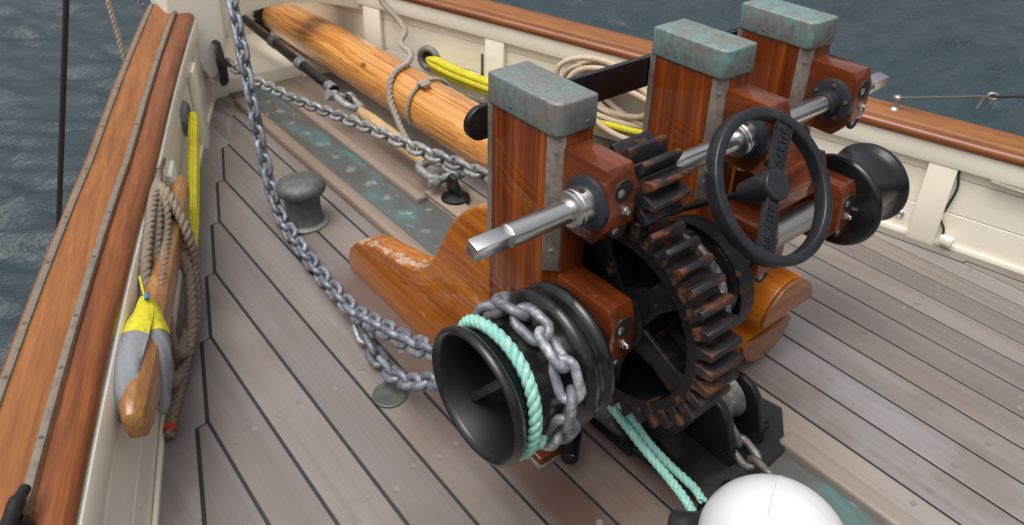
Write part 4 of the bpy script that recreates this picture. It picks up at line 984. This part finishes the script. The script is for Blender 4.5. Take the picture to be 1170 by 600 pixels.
def band(pts, wid, thick, nrm, mat, nm, ripple=0.0):
    """flat folded cloth: a strip with thickness following pts, its face towards nrm"""
    b = spline(pts, 6); n = len(b); rings = []; nrm = V(nrm).normalized()
    ws = np.interp(np.linspace(0, 1, n), np.linspace(0, 1, len(wid)), wid)
    for i, p in enumerate(b):
        t_ = (b[min(i+1, n-1)]-b[max(i-1, 0)]).normalized(); sd_ = t_.cross(nrm).normalized(); up_ = sd_.cross(t_)
        top = []; bot = []
        for k in range(9):
            u = -1+2*k/8; arch = (1-u*u)*.45*ws[i]+ripple*math.sin(u*7+i*.5)*.5+ripple*math.sin(i*.9+k*2.1)*.4
            top.append(p+sd_*u*ws[i]+up_*(arch-.2*ws[i])); bot.append(p+sd_*u*ws[i]*.93+up_*(arch-.2*ws[i]-thick))
        rings.append(top+bot[::-1])
    return part(nm, MB().loft(rings), mat, sr, 60)
band(L1, [.012, .022, .029, .034], .006, (-.25, -.35, .9), 'yellow', 'webbing', .0015); band(L2, [.012, .024, .032, .034], .006, (.5, -.3, .8), 'yellow', 'webbing', .0015)
band(G1, [.034, .036, .034, .030, .026, .020], .009, (-.25, -.35, .9), 'grey_canvas', 'sleeve', .0028); band(G2, [.032, .034, .032, .029, .025, .020], .009, (.6, -.4, .7), 'grey_canvas', 'sleeve', .0028)
part('thimble', MB().tube([V((.262, 1.705, .322)), V((.258, 1.692, .317))], .006, 10), 'blue', sr, 40)
part('cord', MB().tube(spline([(.258, 1.715, .315), (.262, 1.74, .322), (.268, 1.775, .33)], 5), .003, 6), 'yellow', sr, 40)

# ------------------------------------------------------------------ beige rope coil by the starboard bulwark
bc = thing('coiled_rope', 'beige rope coil hung on the starboard bulwark behind the left and middle bitts', 'rope', PS(2.1, -.08, .1))
random.seed(11)
for k in range(11):
    yo = random.uniform(-.08, .08); zz = random.uniform(-.045, .045); o = -.05-.009*k
    pts = []
    for j in range(25):
        a = 2*math.pi*j/24; pts.append(PS(2.10+yo+.20*math.cos(a), o-.02*math.sin(a*2+k), .19+zz+.105*math.sin(a)+.03*math.cos(a)))
    part('turn', MB().tube(spline(pts, 3), .0125, 8), 'beige', bc, 60)
part('yellow_band', MB().tube(spline([PS(2.34, -.10, .12), PS(2.2, -.13, .085), PS(2.05, -.14, .08), PS(1.95, -.13, .085)], 5), .014, 8), 'yellow', bc, 60)

# ------------------------------------------------------------------ rigging beyond the rails
rg = thing('guard_wire', 'thin steel guard wire with turnbuckle fixed to a small bracket on the starboard rail', 'wire', PS(1.16, .05, rail_z(1.16)+.05))
A = PS(1.165, .05, rail_z(1.165)+.048)
part('bracket', MB().lathe([(0, .020), (.006, .018), (.012, .010), (.034, .008), (.040, .014), (.052, .014), (.058, .006), (.058, 0)], A, (0, 0, 1), 16), 'steel_dull', rg, 40)
wdir = [A+V((0, 0, .046)), A+V((.20, -.235, .085)), A+V((.62, -.73, .16)), A+V((1.4, -1.6, .30))]
part('wire', MB().tube(wdir[:2], .0045, 8), 'bronze_dark', rg, 40)
part('cable', MB().tube(wdir[1:], .0065, 8), 'black_rubber', rg, 40)
part('turnbuckle', MB().tube([wdir[1]+V((.011*math.cos(a), -.013*math.cos(a), .011*math.sin(a))) for a in (2*math.pi*k/12 for k in range(12))], .005, 8, True, 1, True), 'steel_dull', rg, 40)
part('toggle', MB().tube([wdir[1]+V((-.02, .02, -.005)), wdir[1]+V((-.028, .028, -.05))], .005, 8), 'steel_dull', rg, 40)
tag(part('rigging_stay', MB().tube([(.02, 2.4, -.40), (.151, 2.4, .065), (.366, 2.4, .861), (.43, 2.4, 1.10)], .0080, 10), 'black_rubber'), 'black rigging stay rising outside the port rail at far left', 'stay')
tag(part('mooring_line', rope_mb([V((.662, 3.3, .08)), V((.656, 3.3, .214)), V((.638, 3.3, .592)), V((.628, 3.3, .80))], .010, .06), 'beige'), 'thin pale rope rising outside the port rail near the bow', 'rope')
cx = thing('bow_chain', 'fine dark chain hanging outside the port bow rail against the water', 'chain', (.95, 3.9, .3))
fine = link_mesh(.040, .026, .008, 'galv')
chain(cx, fine, [V((1.07, 4.2, .09)), V((1.034, 4.2, .156)), V((.943, 4.2, .322)), V((.80, 4.2, .60))], .024)
# cleat at the bottom left, on the rail
cl = thing('rail_cleat', 'small black iron cleat on the port rail at the bottom left corner', 'cleat', PP(1.12, .06, rail_z(1.12)+.05))
o = PP(1.12, .062, rail_z(1.12)+.048)
part('base', MB().lathe([(0, .028), (.01, .026), (.022, .017), (.03, .017)], o, (0, 0, 1), 18), 'black_worn', cl, 50)
part('horn', MB().tube(spline([o+V((.03, .055, .03)), o+V((.012, .025, .034)), o+V((0, 0, .032)), o+V((-.025, -.05, .034)), o+V((-.05, -.10, .03))], 5), [.010]*4+[.014]*13+[.011]*4, 10), 'black_worn', cl, 50)
